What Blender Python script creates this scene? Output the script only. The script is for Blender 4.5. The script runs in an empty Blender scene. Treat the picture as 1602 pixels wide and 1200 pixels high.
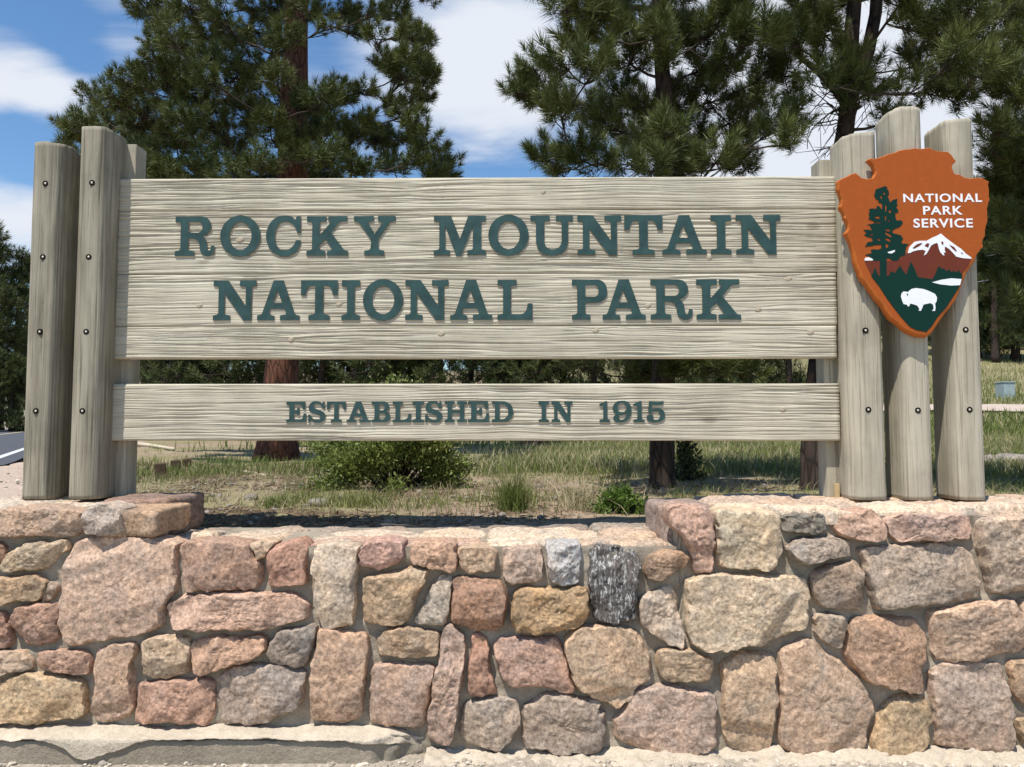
import bpy, bmesh, math, random
import numpy as np
from mathutils import Vector, Matrix

random.seed(7); RNG = np.random.default_rng(11)
scene = bpy.context.scene
COL = scene.collection
R = math.radians

# ------------------------------------------------------------------ camera, sky, sun, exposure
CAMZ = 1.42; PITCH = R(3.61); F = 1204.0
cam = bpy.data.cameras.new('camera'); camo = bpy.data.objects.new('camera', cam); COL.objects.link(camo)
camo.location = (0, 0, CAMZ); camo.rotation_euler = (R(90) + PITCH, 0, 0)
cam.sensor_width = 36; cam.lens = 36 * F / 1602; cam.clip_start = .05; cam.clip_end = 3000
scene.camera = camo
SUN_EL, SUN_AZ = 65.0, 35.0            # azimuth to the left of the direction sign -> camera
SUN_ROT = 180 + SUN_AZ
def pxdir(px, py):
    dx = (px - 801) / F; dy = (600 - py) / F
    return np.array([dx, math.cos(PITCH) - dy * math.sin(PITCH), math.sin(PITCH) + dy * math.cos(PITCH)])

world = bpy.data.worlds.new('World'); scene.world = world; world.use_nodes = True
wt = world.node_tree; wt.nodes.clear()
def wn(t, **k):
    n = wt.nodes.new(t)
    for a, b in k.items(): setattr(n, a, b)
    return n
def wl(a, b): wt.links.new(a, b)
sky = wn('ShaderNodeTexSky', sky_type='NISHITA', sun_disc=False, sun_elevation=R(SUN_EL), sun_rotation=R(SUN_ROT), altitude=300, air_density=1.15, dust_density=0.0, ozone_density=3.5)
tcw = wn('ShaderNodeTexCoord')
sepw = wn('ShaderNodeSeparateXYZ'); wl(tcw.outputs['Generated'], sepw.inputs[0])
mz = wn('ShaderNodeMath', operation='MAXIMUM'); wl(sepw.outputs[2], mz.inputs[0]); mz.inputs[1].default_value = .03
az = wn('ShaderNodeMath', operation='ADD'); wl(mz.outputs[0], az.inputs[0]); az.inputs[1].default_value = .22
dv = wn('ShaderNodeVectorMath', operation='DIVIDE'); wl(tcw.outputs['Generated'], dv.inputs[0])
cb = wn('ShaderNodeCombineXYZ')
for i in range(3): wl(az.outputs[0], cb.inputs[i])
wl(cb.outputs[0], dv.inputs[1])
mp = wn('ShaderNodeMapping'); mp.inputs['Rotation'].default_value = (0, 0, R(28)); mp.inputs['Scale'].default_value = (1.0, 1.9, .3); mp.inputs['Location'].default_value = (3.1, 1.7, 0)
wl(dv.outputs[0], mp.inputs[0])
cn = wn('ShaderNodeTexNoise'); cn.inputs['Scale'].default_value = 1.25; cn.inputs['Detail'].default_value = 9; cn.inputs['Roughness'].default_value = .58; cn.inputs['Distortion'].default_value = .5
wl(mp.outputs[0], cn.inputs['Vector'])
acc = cn.outputs['Fac']
for (px, py, r, wgt) in [(10, 115, 60, .15), (60, 150, 60, .15), (110, 180, 55, .15), (15, 350, 100, .24), (730, 15, 170, .20), (775, 120, 100, .15), (210, 30, 150, .09), (50, 30, 90, -.04), (30, 240, 60, -.14), (1280, 200, 260, .24), (1560, 150, 300, .22), (1010, 120, 150, .12), (60, 225, 50, -.10), (755, 230, 75, -.05), (80, 60, 60, -.10)]:
    d = pxdir(px, py); d /= np.linalg.norm(d)
    dt = wn('ShaderNodeVectorMath', operation='DOT_PRODUCT'); wl(tcw.outputs['Generated'], dt.inputs[0]); dt.inputs[1].default_value = tuple(d)
    mr = wn('ShaderNodeMapRange', interpolation_type='SMOOTHSTEP')
    wl(dt.outputs['Value'], mr.inputs[0]); mr.inputs[1].default_value = math.cos(1.25 * r / F); mr.inputs[2].default_value = math.cos(.15 * r / F); mr.inputs[3].default_value = 0; mr.inputs[4].default_value = wgt
    ad = wn('ShaderNodeMath', operation='ADD'); wl(acc, ad.inputs[0]); wl(mr.outputs[0], ad.inputs[1]); acc = ad.outputs[0]
cr = wn('ShaderNodeMapRange', interpolation_type='SMOOTHSTEP'); wl(acc, cr.inputs[0]); cr.inputs[1].default_value = .51; cr.inputs[2].default_value = .80
bg1 = wn('ShaderNodeBackground'); hs = wn('ShaderNodeHueSaturation'); hs.inputs['Saturation'].default_value = 1.14; wl(sky.outputs[0], hs.inputs['Color']); wl(hs.outputs[0], bg1.inputs[0]); bg1.inputs[1].default_value = .125
bg2 = wn('ShaderNodeBackground'); bg2.inputs[0].default_value = (.86, .91, 1.0, 1); bg2.inputs[1].default_value = .76
mxw = wn('ShaderNodeMixShader'); wl(cr.outputs[0], mxw.inputs[0]); wl(bg1.outputs[0], mxw.inputs[1]); wl(bg2.outputs[0], mxw.inputs[2])
wo = wn('ShaderNodeOutputWorld'); wl(mxw.outputs[0], wo.inputs[0])

sl = bpy.data.lights.new('sun', 'SUN'); sl.energy = 5.0; sl.angle = R(.53); sl.color = (1, .955, .88)
so = bpy.data.objects.new('sun', sl); COL.objects.link(so)
SUNV = Vector((-math.sin(R(SUN_AZ)) * math.cos(R(SUN_EL)), -math.cos(R(SUN_AZ)) * math.cos(R(SUN_EL)), math.sin(R(SUN_EL))))
so.rotation_euler = SUNV.to_track_quat('Z', 'Y').to_euler(); so.location = SUNV * 40
vs = scene.view_settings; vs.view_transform = 'Standard'; vs.look = 'None'; vs.gamma = 1; vs.use_curve_mapping = False; vs.exposure = 0.30

# ------------------------------------------------------------------ helpers
def P(px, py, Y):
    d = pxdir(px, py); t = Y / d[1]
    return np.array([d[0] * t, Y, CAMZ + d[2] * t])
def sst(a, b, x):
    t = np.clip((np.asarray(x, float) - a) / (b - a), 0, 1); return t * t * (3 - 2 * t)
def _hash(i, j, k, s):
    n = (i * 374761393 + j * 668265263 + k * 2147483647 + s * 144665) & 0xFFFFFFFF
    n = ((n ^ (n >> 13)) * 1274126177) & 0xFFFFFFFF
    n = ((n ^ (n >> 16)) * 2246822519) & 0xFFFFFFFF
    return ((n ^ (n >> 15)) & 0xFFFFFF) / float(0xFFFFFF)
def vn(p, s=0):
    p = np.asarray(p, float); f = np.floor(p); u = p - f; u = u * u * u * (u * (u * 6 - 15) + 10); f = f.astype(np.int64)
    r = 0
    for a in (0, 1):
        for b in (0, 1):
            for c in (0, 1):
                w = (u[..., 0] if a else 1 - u[..., 0]) * (u[..., 1] if b else 1 - u[..., 1]) * (u[..., 2] if c else 1 - u[..., 2])
                r = r + w * _hash(f[..., 0] + a, f[..., 1] + b, f[..., 2] + c, s)
    return r * 2 - 1
def fbm(p, o=3, s=0, g=.5):
    r = 0; a = 1; p = np.asarray(p, float)
    for i in range(o): r = r + a * vn(p * (2 ** i), s + i * 17); a *= g
    return r
def link_mesh(name, V, Fc, m=None, parent=None, smooth=True, loc=None, sharp=None):
    me = bpy.data.meshes.new(name)
    me.from_pydata(V.tolist() if hasattr(V, 'tolist') else V, [], Fc.tolist() if hasattr(Fc, 'tolist') else Fc)
    if smooth: me.polygons.foreach_set('use_smooth', [True] * len(me.polygons))
    me.update()
    if sharp: me.set_sharp_from_angle(angle=R(sharp))
    o = bpy.data.objects.new(name, me); COL.objects.link(o)
    if m: me.materials.append(m)
    if parent: o.parent = parent
    if loc is not None: o.location = loc
    return o
def tag(o, label=None, cat=None, group=None, kind=None):
    if label: o['label'] = label
    if cat: o['category'] = cat
    if group: o['group'] = group
    if kind: o['kind'] = kind
    return o
def empty(name, loc=(0, 0, 0), rz=0):
    e = bpy.data.objects.new(name, None); COL.objects.link(e); e.location = loc; e.rotation_euler = (0, 0, rz); e.empty_display_size = .1
    return e
class Acc:
    def __init__(s): s.V = []; s.F = []; s.n = 0
    def add(s, V, Fc):
        V = np.asarray(V, float); s.V.append(V); n = s.n
        s.F.extend([[i + n for i in f] for f in (Fc.tolist() if hasattr(Fc, 'tolist') else Fc)]); s.n += len(V)
    def addtri(s, V, Fc): s.add(V, Fc)
    def build(s, name, m=None, parent=None, smooth=True, loc=None):
        V = np.concatenate(s.V) if s.V else np.zeros((0, 3))
        return link_mesh(name, V, s.F, m, parent, smooth, loc)
def box_vf(a, b):
    x0, y0, z0 = a; x1, y1, z1 = b
    V = [(x0, y0, z0), (x1, y0, z0), (x1, y1, z0), (x0, y1, z0), (x0, y0, z1), (x1, y0, z1), (x1, y1, z1), (x0, y1, z1)]
    return V, [(0, 3, 2, 1), (4, 5, 6, 7), (0, 1, 5, 4), (1, 2, 6, 5), (2, 3, 7, 6), (3, 0, 4, 7)]
def box(name, a, b, m, parent=None, bev=.004, loc=None):
    V, Fc = box_vf(a, b); bm = bmesh.new(); vv = [bm.verts.new(v) for v in V]
    for f in Fc: bm.faces.new([vv[i] for i in f])
    if bev: bmesh.ops.bevel(bm, geom=bm.edges[:], offset=bev, segments=2, affect='EDGES', profile=.7)
    me = bpy.data.meshes.new(name); bm.to_mesh(me); bm.free(); me.materials.append(m)
    o = bpy.data.objects.new(name, me); COL.objects.link(o)
    if parent: o.parent = parent
    if loc is not None: o.location = loc
    return o
def grid_faces(nu, nv, wrap=False):
    i = np.arange(nu - 1); j = np.arange(nv if wrap else nv - 1)
    I, J = np.meshgrid(i, j, indexing='ij'); I = I.ravel(); J = J.ravel(); J2 = (J + 1) % nv
    return np.stack([I * nv + J, I * nv + J2, (I + 1) * nv + J2, (I + 1) * nv + J], 1)
def tube_vf(pts, rad, k=6, cap=True, jit=0, rng=None):
    pts = np.asarray(pts, float); n = len(pts); rad = np.broadcast_to(np.asarray(rad, float), (n,))
    T = np.gradient(pts, axis=0); T /= np.linalg.norm(T, axis=1)[:, None] + 1e-9
    up = np.array([0, 0, 1.]) if abs(T[0][2]) < .9 else np.array([1., 0, 0])
    A = np.cross(T, up); A /= np.linalg.norm(A, axis=1)[:, None] + 1e-9; B = np.cross(T, A)
    th = np.arange(k) * 2 * math.pi / k
    V = pts[:, None] + rad[:, None, None] * (np.cos(th)[None, :, None] * A[:, None] + np.sin(th)[None, :, None] * B[:, None])
    Fc = grid_faces(n, k, True).tolist(); V = V.reshape(-1, 3)
    if cap: Fc.append(list(range(k))[::-1]); Fc.append(list(range((n - 1) * k, n * k)))
    return V, Fc
def bez(a, b, c, n):
    t = np.linspace(0, 1, n)[:, None]; return (1 - t) ** 2 * a + 2 * t * (1 - t) * b + t * t * c

# ------------------------------------------------------------------ materials
class NT:
    def __init__(s, name, rough=.8, spec=.25):
        s.m = bpy.data.materials.new(name); s.m.use_nodes = True; s.t = s.m.node_tree; s.b = s.t.nodes['Principled BSDF']
        s.b.inputs['Roughness'].default_value = rough; s.b.inputs['Specular IOR Level'].default_value = spec
    def n(s, ty, **k):
        n = s.t.nodes.new(ty)
        for a, b in k.items(): setattr(n, a, b)
        return n
    def l(s, a, b): s.t.links.new(a, b)
    def coord(s, scale=(1, 1, 1), kind='Object', rnd=False):
        if kind == 'Position': v = s.n('ShaderNodeNewGeometry').outputs['Position']
        else: v = s.n('ShaderNodeTexCoord').outputs[kind]
        if rnd:
            oi = s.n('ShaderNodeObjectInfo'); mu = s.n('ShaderNodeMath', operation='MULTIPLY'); s.l(oi.outputs['Random'], mu.inputs[0]); mu.inputs[1].default_value = 37.
            ad = s.n('ShaderNodeVectorMath', operation='ADD'); s.l(v, ad.inputs[0]); s.l(mu.outputs[0], ad.inputs[1]); v = ad.outputs[0]
        mp = s.n('ShaderNodeMapping'); mp.inputs['Scale'].default_value = scale; s.l(v, mp.inputs[0]); return mp.outputs[0]
    def noise(s, vec, scale=5, detail=4, rough=.55, dist=0):
        n = s.n('ShaderNodeTexNoise'); n.inputs['Scale'].default_value = scale; n.inputs['Detail'].default_value = detail; n.inputs['Roughness'].default_value = rough; n.inputs['Distortion'].default_value = dist
        s.l(vec, n.inputs['Vector']); return n.outputs['Fac']
    def ramp(s, fac, stops):
        r = s.n('ShaderNodeValToRGB'); e = r.color_ramp.elements
        while len(e) < len(stops): e.new(.5)
        for i, (p, c) in enumerate(stops):
            e[i].position = p; e[i].color = (c, c, c, 1) if not hasattr(c, '__len__') else (*c[:3], 1)
        s.l(fac, r.inputs[0]); return r.outputs[0]
    def mix(s, fac, a, b, mode='MIX'):
        m = s.n('ShaderNodeMix', data_type='RGBA', blend_type=mode)
        for sock, v in ((m.inputs[0], fac), (m.inputs[6], a), (m.inputs[7], b)):
            if hasattr(v, 'is_linked'): s.l(v, sock)
            elif hasattr(v, '__len__'): sock.default_value = (*v[:3], 1)
            else: sock.default_value = v
        return m.outputs[2]
    def bump(s, h, strength=.5, dist=.01, prev=None):
        b = s.n('ShaderNodeBump'); b.inputs['Strength'].default_value = strength; b.inputs['Distance'].default_value = dist
        s.l(h, b.inputs['Height'])
        if prev: s.l(prev, b.inputs['Normal'])
        return b.outputs[0]
    def out(s, col=None, nrm=None, rough=None):
        if col is not None:
            if hasattr(col, 'is_linked'): s.l(col, s.b.inputs['Base Color'])
            else: s.b.inputs['Base Color'].default_value = (*col, 1)
        if nrm is not None: s.l(nrm, s.b.inputs['Normal'])
        if rough is not None: s.l(rough, s.b.inputs['Roughness'])
        return s.m

def mk_stone(streak=False):
    s = NT('streaked_stone' if streak else 'stone', .85, .2); v = s.coord(rnd=True)
    oi = s.n('ShaderNodeObjectInfo'); c = oi.outputs['Color']
    patch = s.ramp(s.noise(v, 4.5, 7, .68, .8), [(.36, 0), (.62, 1)])
    c1 = s.mix(patch, s.mix(1, c, (1.12, 1.02, .92), 'MULTIPLY'), s.mix(1, c, (.84, .86, .88), 'MULTIPLY'))
    warm = s.ramp(s.noise(v, 3.1, 3, .5, 1.0), [(.50, 0), (.72, .35)])
    c1 = s.mix(warm, c1, s.mix(1, c, (1.02, .86, .74), 'MULTIPLY'))
    spk = s.ramp(s.noise(v, 70, 3, .7), [(.30, .42), (.5, 1.0), (.70, 1.5)])
    c2 = s.mix(.85, c1, spk, 'MULTIPLY')
    spk2 = s.ramp(s.noise(v, 26, 4, .65, .3), [(.28, .55), (.52, 1.05), (.8, 1.25)])
    c3 = s.mix(.85, c2, spk2, 'MULTIPLY')
    mica = s.ramp(s.noise(v, 150, 2, .6), [(.66, 0), (.72, .6)])
    c3 = s.mix(mica, c3, (.09, .08, .07))
    stn = s.ramp(s.noise(v, 8, 6, .7, .4), [(.60, 0), (.72, .45)]); c3 = s.mix(stn, c3, s.mix(1, c, (.52, .50, .47), 'MULTIPLY'))
    lic = s.ramp(s.noise(v, 12, 7, .72, .3), [(.62, 0), (.70, .40)]); c3 = c3 if streak else s.mix(lic, c3, (.50, .46, .38))
    crk = s.ramp(s.noise(v, 7, 6, .65, 1.5), [(.485, 0), (.5, .35), (.515, 0)])
    c3 = s.mix(crk, c3, (.16, .12, .09))
    n1 = s.bump(s.noise(v, 24, 8, .68), .40, .008); n2 = s.bump(s.noise(v, 120, 3, .65), .75, .0035, n1)
    if streak:
        v2 = s.coord((34, 34, 7), rnd=True)
        c3 = s.mix(s.ramp(s.noise(v2, 2.6, 4, .65, .6), [(.53, 0), (.64, .85)]), c3, (.50, .49, .46))
    return s.out(c3, n2)
def mk_mortar(name='mortar', col=(.225, .19, .143), hi=(.42, .356, .275)):
    s = NT(name, .95, .1); v = s.coord(kind='Position')
    c = s.mix(s.ramp(s.noise(v, 6, 6, .65), [(.3, 0), (.7, 1)]), col, hi)
    c = s.mix(.6, c, s.ramp(s.noise(v, 120, 2, .7), [(.3, .7), (.6, 1.1)]), 'MULTIPLY')
    n1 = s.bump(s.noise(v, 30, 6, .7), .9, .010); n2 = s.bump(s.noise(v, 140, 2), .5, .002, n1)
    return s.out(c, n2)
def mk_wood(name, horiz, base, hi, dark, bumpd=.002, grain=1.0):
    s = NT(name, .82, .2)
    sc = (.9, 9, 9) if horiz else (9, 9, .9)
    v = s.coord(sc, rnd=True); vf = s.coord((1.5, 120, 120) if horiz else (62, 62, 1.1), rnd=True); vb = s.coord((1, 1, 1), rnd=True)
    g = s.noise(v, 1.6, 6, .62, .5); f = s.noise(vf, 1.7, 4, .6, .3)
    c = s.mix(s.ramp(g, [(.34, 0), (.62, 1)]), base, hi)
    c = s.mix(s.ramp(f, [(.35, .50 * grain), (.47, 0)]), c, dark)
    blot = s.ramp(s.noise(vb, 3.0, 5, .65), [(.32, .78), (.6, 1.08)])
    c = s.mix(.85, c, blot, 'MULTIPLY')
    kv = s.coord((3.2, 8, 8) if horiz else (6, 6, 2.2), rnd=True)
    vo = s.n('ShaderNodeTexVoronoi'); vo.inputs['Scale'].default_value = .55; vo.inputs['Randomness'].default_value = 1; s.l(kv, vo.inputs['Vector'])
    kn = s.ramp(vo.outputs['Distance'], [(.045, .55), (.085, 0)])
    c = s.mix(kn, c, tuple(x * .75 for x in dark))
    n1 = s.bump(f, .7 * grain, bumpd); n2 = s.bump(g, .35, bumpd * 1.4, n1)
    return s.out(c, n2)
def mk_simple(name, col, rough=.6, spec=.3, nscale=None, amt=.15, bump=0, metal=0):
    s = NT(name, rough, spec); s.b.inputs['Metallic'].default_value = metal
    v = s.coord()
    n = s.noise(v, nscale or 12, 5, .6)
    c = s.mix(1, col, s.ramp(n, [(.3, 1 - amt), (.7, 1 + amt)]), 'MULTIPLY')
    return s.out(c, s.bump(n, bump, .003) if bump else None)
def mk_leaf(name, c0, c1, rough=.5, spec=.35, nscale=1.6, trans=0):
    s = NT(name, rough, spec); v = s.coord(kind='Position')
    g = s.n('ShaderNodeNewGeometry')
    c = s.mix(s.ramp(s.noise(v, nscale, 3, .6), [(.3, 0), (.7, 1)]), c0, c1)
    c = s.mix(1, c, s.ramp(g.outputs['Random Per Island'], [(0, .6), (1, 1.35)]), 'MULTIPLY')
    if trans:
        tr = s.n('ShaderNodeBsdfTranslucent'); s.l(c, tr.inputs[0]); mx = s.n('ShaderNodeMixShader'); mx.inputs[0].default_value = trans
        s.l(s.b.outputs[0], mx.inputs[1]); s.l(tr.outputs[0], mx.inputs[2]); s.l(mx.outputs[0], s.t.nodes['Material Output'].inputs[0])
    return s.out(c)
def mk_bark(name, c0, c1, dark):
    s = NT(name, .9, .15); v = s.coord((7, 7, 1.6))
    vo = s.n('ShaderNodeTexVoronoi', feature='DISTANCE_TO_EDGE'); vo.inputs['Scale'].default_value = 2.2; s.l(v, vo.inputs['Vector'])
    c = s.mix(s.ramp(s.noise(v, 2, 5, .6), [(.3, 0), (.7, 1)]), c0, c1)
    c = s.mix(s.ramp(vo.outputs['Distance'], [(.0, .85), (.12, 0)]), c, dark)
    n1 = s.bump(vo.outputs['Distance'], .8, .03); n2 = s.bump(s.noise(v, 6, 5), .5, .01, n1)
    return s.out(c, n2)
def mk_ground():
    s = NT('ground', .95, .08); v = s.coord(kind='Position'); g = s.n('ShaderNodeNewGeometry')
    sp = s.n('ShaderNodeSeparateXYZ'); s.l(g.outputs['Position'], sp.inputs[0])
    soil = s.mix(s.ramp(s.noise(v, 1.1, 6, .65, .4), [(.3, 0), (.7, 1)]), (.255, .185, .13), (.385, .292, .208))
    lit = s.ramp(s.noise(v, 9, 6, .75, .8), [(.34, .75), (.5, 0)])
    c = s.mix(lit, soil, (.10, .068, .045))
    lit2 = s.ramp(s.noise(v, 23, 4, .7), [(.58, 0), (.7, .7)])
    c = s.mix(lit2, c, (.42, .35, .25))
    gr = s.ramp(s.noise(v, .55, 5, .6, .3), [(.42, 0), (.58, .8)])
    gcol = s.mix(s.ramp(s.noise(v, 7, 4, .6), [(.35, 0), (.65, 1)]), (.15, .15, .065), (.26, .235, .115))
    far = s.n('ShaderNodeMapRange'); s.l(sp.outputs[1], far.inputs[0]); far.inputs[1].default_value = 7; far.inputs[2].default_value = 11; far.inputs[3].default_value = 0; far.inputs[4].default_value = .75
    xr = s.n('ShaderNodeMapRange'); s.l(sp.outputs[0], xr.inputs[0]); xr.inputs[1].default_value = -3.2; xr.inputs[2].default_value = .2
    fm = s.n('ShaderNodeMath', operation='MULTIPLY'); s.l(far.outputs[0], fm.inputs[0]); s.l(xr.outputs[0], fm.inputs[1])
    mxm = s.n('ShaderNodeMath', operation='MAXIMUM'); s.l(gr, mxm.inputs[0]); s.l(fm.outputs[0], mxm.inputs[1])
    c = s.mix(mxm.outputs[0], c, gcol)
    # pinkish gravel verge on the road side
    vg = s.n('ShaderNodeMath', operation='MULTIPLY_ADD'); s.l(sp.outputs[1], vg.inputs[0]); vg.inputs[1].default_value = .45; s.l(sp.outputs[0], vg.inputs[2])
    vr = s.n('ShaderNodeMapRange', interpolation_type='SMOOTHSTEP'); s.l(vg.outputs[0], vr.inputs[0]); vr.inputs[1].default_value = -.40; vr.inputs[2].default_value = -1.05
    grav = s.mix(s.ramp(s.noise(v, 45, 4, .75), [(.35, 0), (.65, 1)]), (.36, .27, .21), (.52, .42, .34))
    c = s.mix(vr.outputs[0], c, grav)
    fr = s.n('ShaderNodeMapRange'); s.l(sp.outputs[1], fr.inputs[0]); fr.inputs[1].default_value = 3.95; fr.inputs[2].default_value = 3.7
    fg = s.mix(s.ramp(s.noise(v, 60, 5, .75), [(.33, 0), (.65, 1)]), (.25, .21, .16), (.46, .40, .325))
    c = s.mix(fr.outputs[0], c, fg)
    n1 = s.bump(s.noise(v, 14, 6, .7), .7, .03); n2 = s.bump(s.noise(v, 70, 3, .7), .6, .008, n1)
    return s.out(c, n2)

M_STONE = mk_stone(); M_STREAK = mk_stone(True); M_MORT = mk_mortar(); M_FOOT = mk_mortar('footing_concrete', (.25, .212, .16), (.36, .305, .235)); M_LEDGE = mk_mortar('pale_mortar', (.43, .365, .28), (.58, .495, .385))
M_PANEL = mk_wood('panel_wood', True, (.44, .395, .30), (.53, .485, .38), (.235, .195, .14), .0022)
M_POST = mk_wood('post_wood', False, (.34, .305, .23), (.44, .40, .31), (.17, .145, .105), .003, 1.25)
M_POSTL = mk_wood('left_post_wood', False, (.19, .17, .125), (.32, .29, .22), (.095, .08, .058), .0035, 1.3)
M_RAW = mk_wood('raw_wood', False, (.46, .34, .17), (.52, .40, .22), (.35, .22, .09), .001)
M_TEAL = mk_simple('teal_paint', (.029, .064, .061), .5, .22, 14, .30, .3)
M_ORANGE = mk_simple('orange_paint', (.34, .080, .016), .6, .12, 40, .07, .12)
M_ORANGE2 = mk_simple('orange_rim_paint', (.42, .112, .018), .55, .2, 8, .06)
M_GREEN = mk_simple('green_paint', (.004, .030, .022), .6, .12, 8, .05)
M_BROWN = mk_simple('brown_paint', (.135, .032, .018), .6, .12, 8, .05)
M_WHITE = mk_simple('white_paint', (.78, .79, .82), .5, .35, 8, .03)
M_DARK = mk_simple('hole_shade_black', (.008, .007, .006), .9, .05)  # near-black colour painted in for the shade inside the bolt holes
M_STEEL = mk_simple('bright_steel', (.60, .55, .46), .5, .4, metal=.3)
M_ASPH = mk_simple('asphalt', (.075, .08, .09), .9, .2, 40, .25, .3)
M_LINE = mk_simple('white_line', (.52, .52, .50), .8, .2, 20, .1)
M_YEL = mk_simple('yellow_line', (.50, .42, .25), .8, .2, 20, .1)
M_BARKL = mk_bark('orange_bark', (.165, .072, .042), (.10, .045, .03), (.02, .013, .01))
M_BARKD = mk_bark('dark_bark', (.045, .034, .028), (.075, .052, .04), (.012, .01, .008))
M_TWIG = mk_simple('twig_bark', (.055, .042, .034), .9, .15, 20, .3)
M_NEEDLE = mk_leaf('pine_needles', (.062, .088, .023), (.135, .152, .042), .5, .25, 1.3)
M_NEEDLE2 = mk_leaf('far_pine_needles', (.055, .078, .024), (.105, .12, .038), .6, .25, .5)
M_BUSH = mk_leaf('shrub_leaves', (.12, .165, .036), (.22, .255, .066), .5, .3, 5, .3)
M_LIME = mk_leaf('bright_leaves', (.085, .15, .024), (.145, .22, .038), .5, .3, 9, .3)
M_GRASS = mk_leaf('green_grass', (.10, .145, .030), (.21, .225, .070), .6, .25, 1.2, .2)
M_STRAW = mk_leaf('dry_grass', (.27, .225, .125), (.40, .35, .22), .7, .2, 2)
M_LITTER = mk_leaf('litter', (.075, .05, .035), (.23, .165, .11), .9, .1, 6)
M_DEAD = mk_leaf('dead_leaves', (.20, .09, .055), (.30, .16, .10), .8, .1, 6)
M_GRND = mk_ground()
M_ROCK = mk_simple('rock', (.23, .205, .175), .9, .2, 14, .35, .8)
M_GRAV = mk_leaf('gravel_stones', (.34, .29, .225), (.56, .49, .40), .9, .15, 11)
M_STICK = mk_simple('grey_dead_wood', (.22, .17, .125), .9, .1, 18, .35, .4)
M_STICKD = mk_simple('brown_stake_wood', (.10, .07, .045), .9, .1, 18, .35, .4)
M_PALE = mk_simple('pale_dead_wood', (.50, .43, .32), .9, .1, 18, .2, .4)
M_BOX = mk_simple('utility_green', (.30, .37, .37), .5, .35, 6, .1)
M_WIRE = mk_simple('wire', (.22, .23, .25), .6, .3)

# ------------------------------------------------------------------ terrain
def road_plane(Y): return .72 + .0125 * Y
RD = np.array([-.47, .883]); RD /= np.linalg.norm(RD)
def lateral(X, Y): return np.asarray(X) * RD[1] - np.asarray(Y) * RD[0]
def hgt(X, Y):
    X = np.asarray(X, float); Y = np.asarray(Y, float)
    rx = sst(-4, 10, X); yy = np.clip(Y - 5, 0, 55)
    z = .85 + .0125 * np.maximum(Y, 0) + rx * .0022 * yy * yy + rx * .24 * np.clip(Y - 60, 0, 160)
    z = z + .03 * fbm(np.stack([X * .5, Y * .5, X * 0], -1), 3, 5) * sst(4.2, 6, Y)
    z = z + .10 * np.clip(Y - 90, 0, 200) * (1 - rx)
    lat = lateral(X, Y) + sst(14, 2, Y) * 6.0
    w = sst(.6, -1.2, lat) * sst(6, 12, Y)
    z = z * (1 - w) + (road_plane(Y)) * w
    edge = np.where(np.abs(X) > 4.4, 1, 0)
    f = np.where(edge, sst(2.6, 8, Y), sst(3.6, 3.95, Y))
    return z * f + .04 * (1 - f)
def G(px, py):
    d = pxdir(px, py); t = 3.9 / d[1]
    while t < 400:
        p = np.array([0, 0, CAMZ]) + d * t
        if p[2] <= float(hgt(p[0], p[1])): return p
        t *= 1.004
    return p
def axis(a): return np.unique(np.concatenate(a))
gx = axis([np.linspace(-300, -30, 40), np.linspace(-30, -8, 50), np.linspace(-8, 8, 150), np.linspace(8, 30, 50), np.linspace(30, 300, 40)])
gy = axis([np.linspace(-60, 2.5, 25), np.linspace(2.5, 4.4, 28), np.linspace(4.4, 12, 110), np.linspace(12, 40, 70), np.linspace(40, 400, 70)])
XX, YY = np.meshgrid(gx, gy, indexing='ij')
ZZ = hgt(XX, YY)
ZZ = ZZ + np.where(YY > 4.25, .018, .004) * fbm(np.stack([XX * 3, YY * 3, XX * 0], -1), 3, 9) * sst(40, 12, YY)
latm = lateral(XX, YY) + sst(14, 2, YY) * 6.0
ZZ = ZZ - np.where((latm < -1.2) & (latm > -10) & (YY > 9), .10, 0)
gV = np.stack([XX, YY, ZZ], -1).reshape(-1, 3)
tag(link_mesh('ground', gV, grid_faces(len(gx), len(gy))[:, ::-1], M_GRND), kind='structure')
def road_strip(name, l0, l1, dz, m, parent=None, s0=8):
    s = np.linspace(s0, 140, 130); rows = []
    for t in s:
        Y = t * RD[1]; bend = float(sst(14, 2, Y)) * 6.0
        for l in (l0, l1):
            ll = l - bend
            # point with lateral ll at distance t: perpendicular axis = (RD.y, -RD.x)
            x = RD[0] * t + RD[1] * ll; y = RD[1] * t - RD[0] * ll
            rows.append((x, y, road_plane(y) + dz))
    return link_mesh(name, np.array(rows), grid_faces(len(s), 2)[:, ::-1], m, parent)
rd = tag(road_strip('road', -9.2, -1.35, .004, M_ASPH), kind='structure')
road_strip('edge_line', -1.86, -1.70, .010, M_LINE, rd); road_strip('edge_line', -8.7, -8.55, .010, M_LINE, rd); road_strip('centre_line', -5.25, -5.05, .010, M_YEL, rd)
# driveway on the right hillside
dr = []
for X in np.linspace(6, 60, 60):
    y0 = 24.5 + (X - 15) * .03
    for y in (y0, y0 + 2.6): dr.append((X, y, float(hgt(X, y)) + .12))
M_DRIVE = mk_mortar('driveway_gravel', (.42, .33, .27), (.52, .43, .36))
tag(link_mesh('driveway', np.array(dr), grid_faces(60, 2), M_DRIVE), kind='structure')

# ------------------------------------------------------------------ stone wall
WY = 3.40
wall = tag(empty('stone_wall', (0, 3.75, 0)), 'low rubble stone wall with mortared pink and tan stones under the sign', 'wall')
WL = np.array([0, 3.75, 0])
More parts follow.
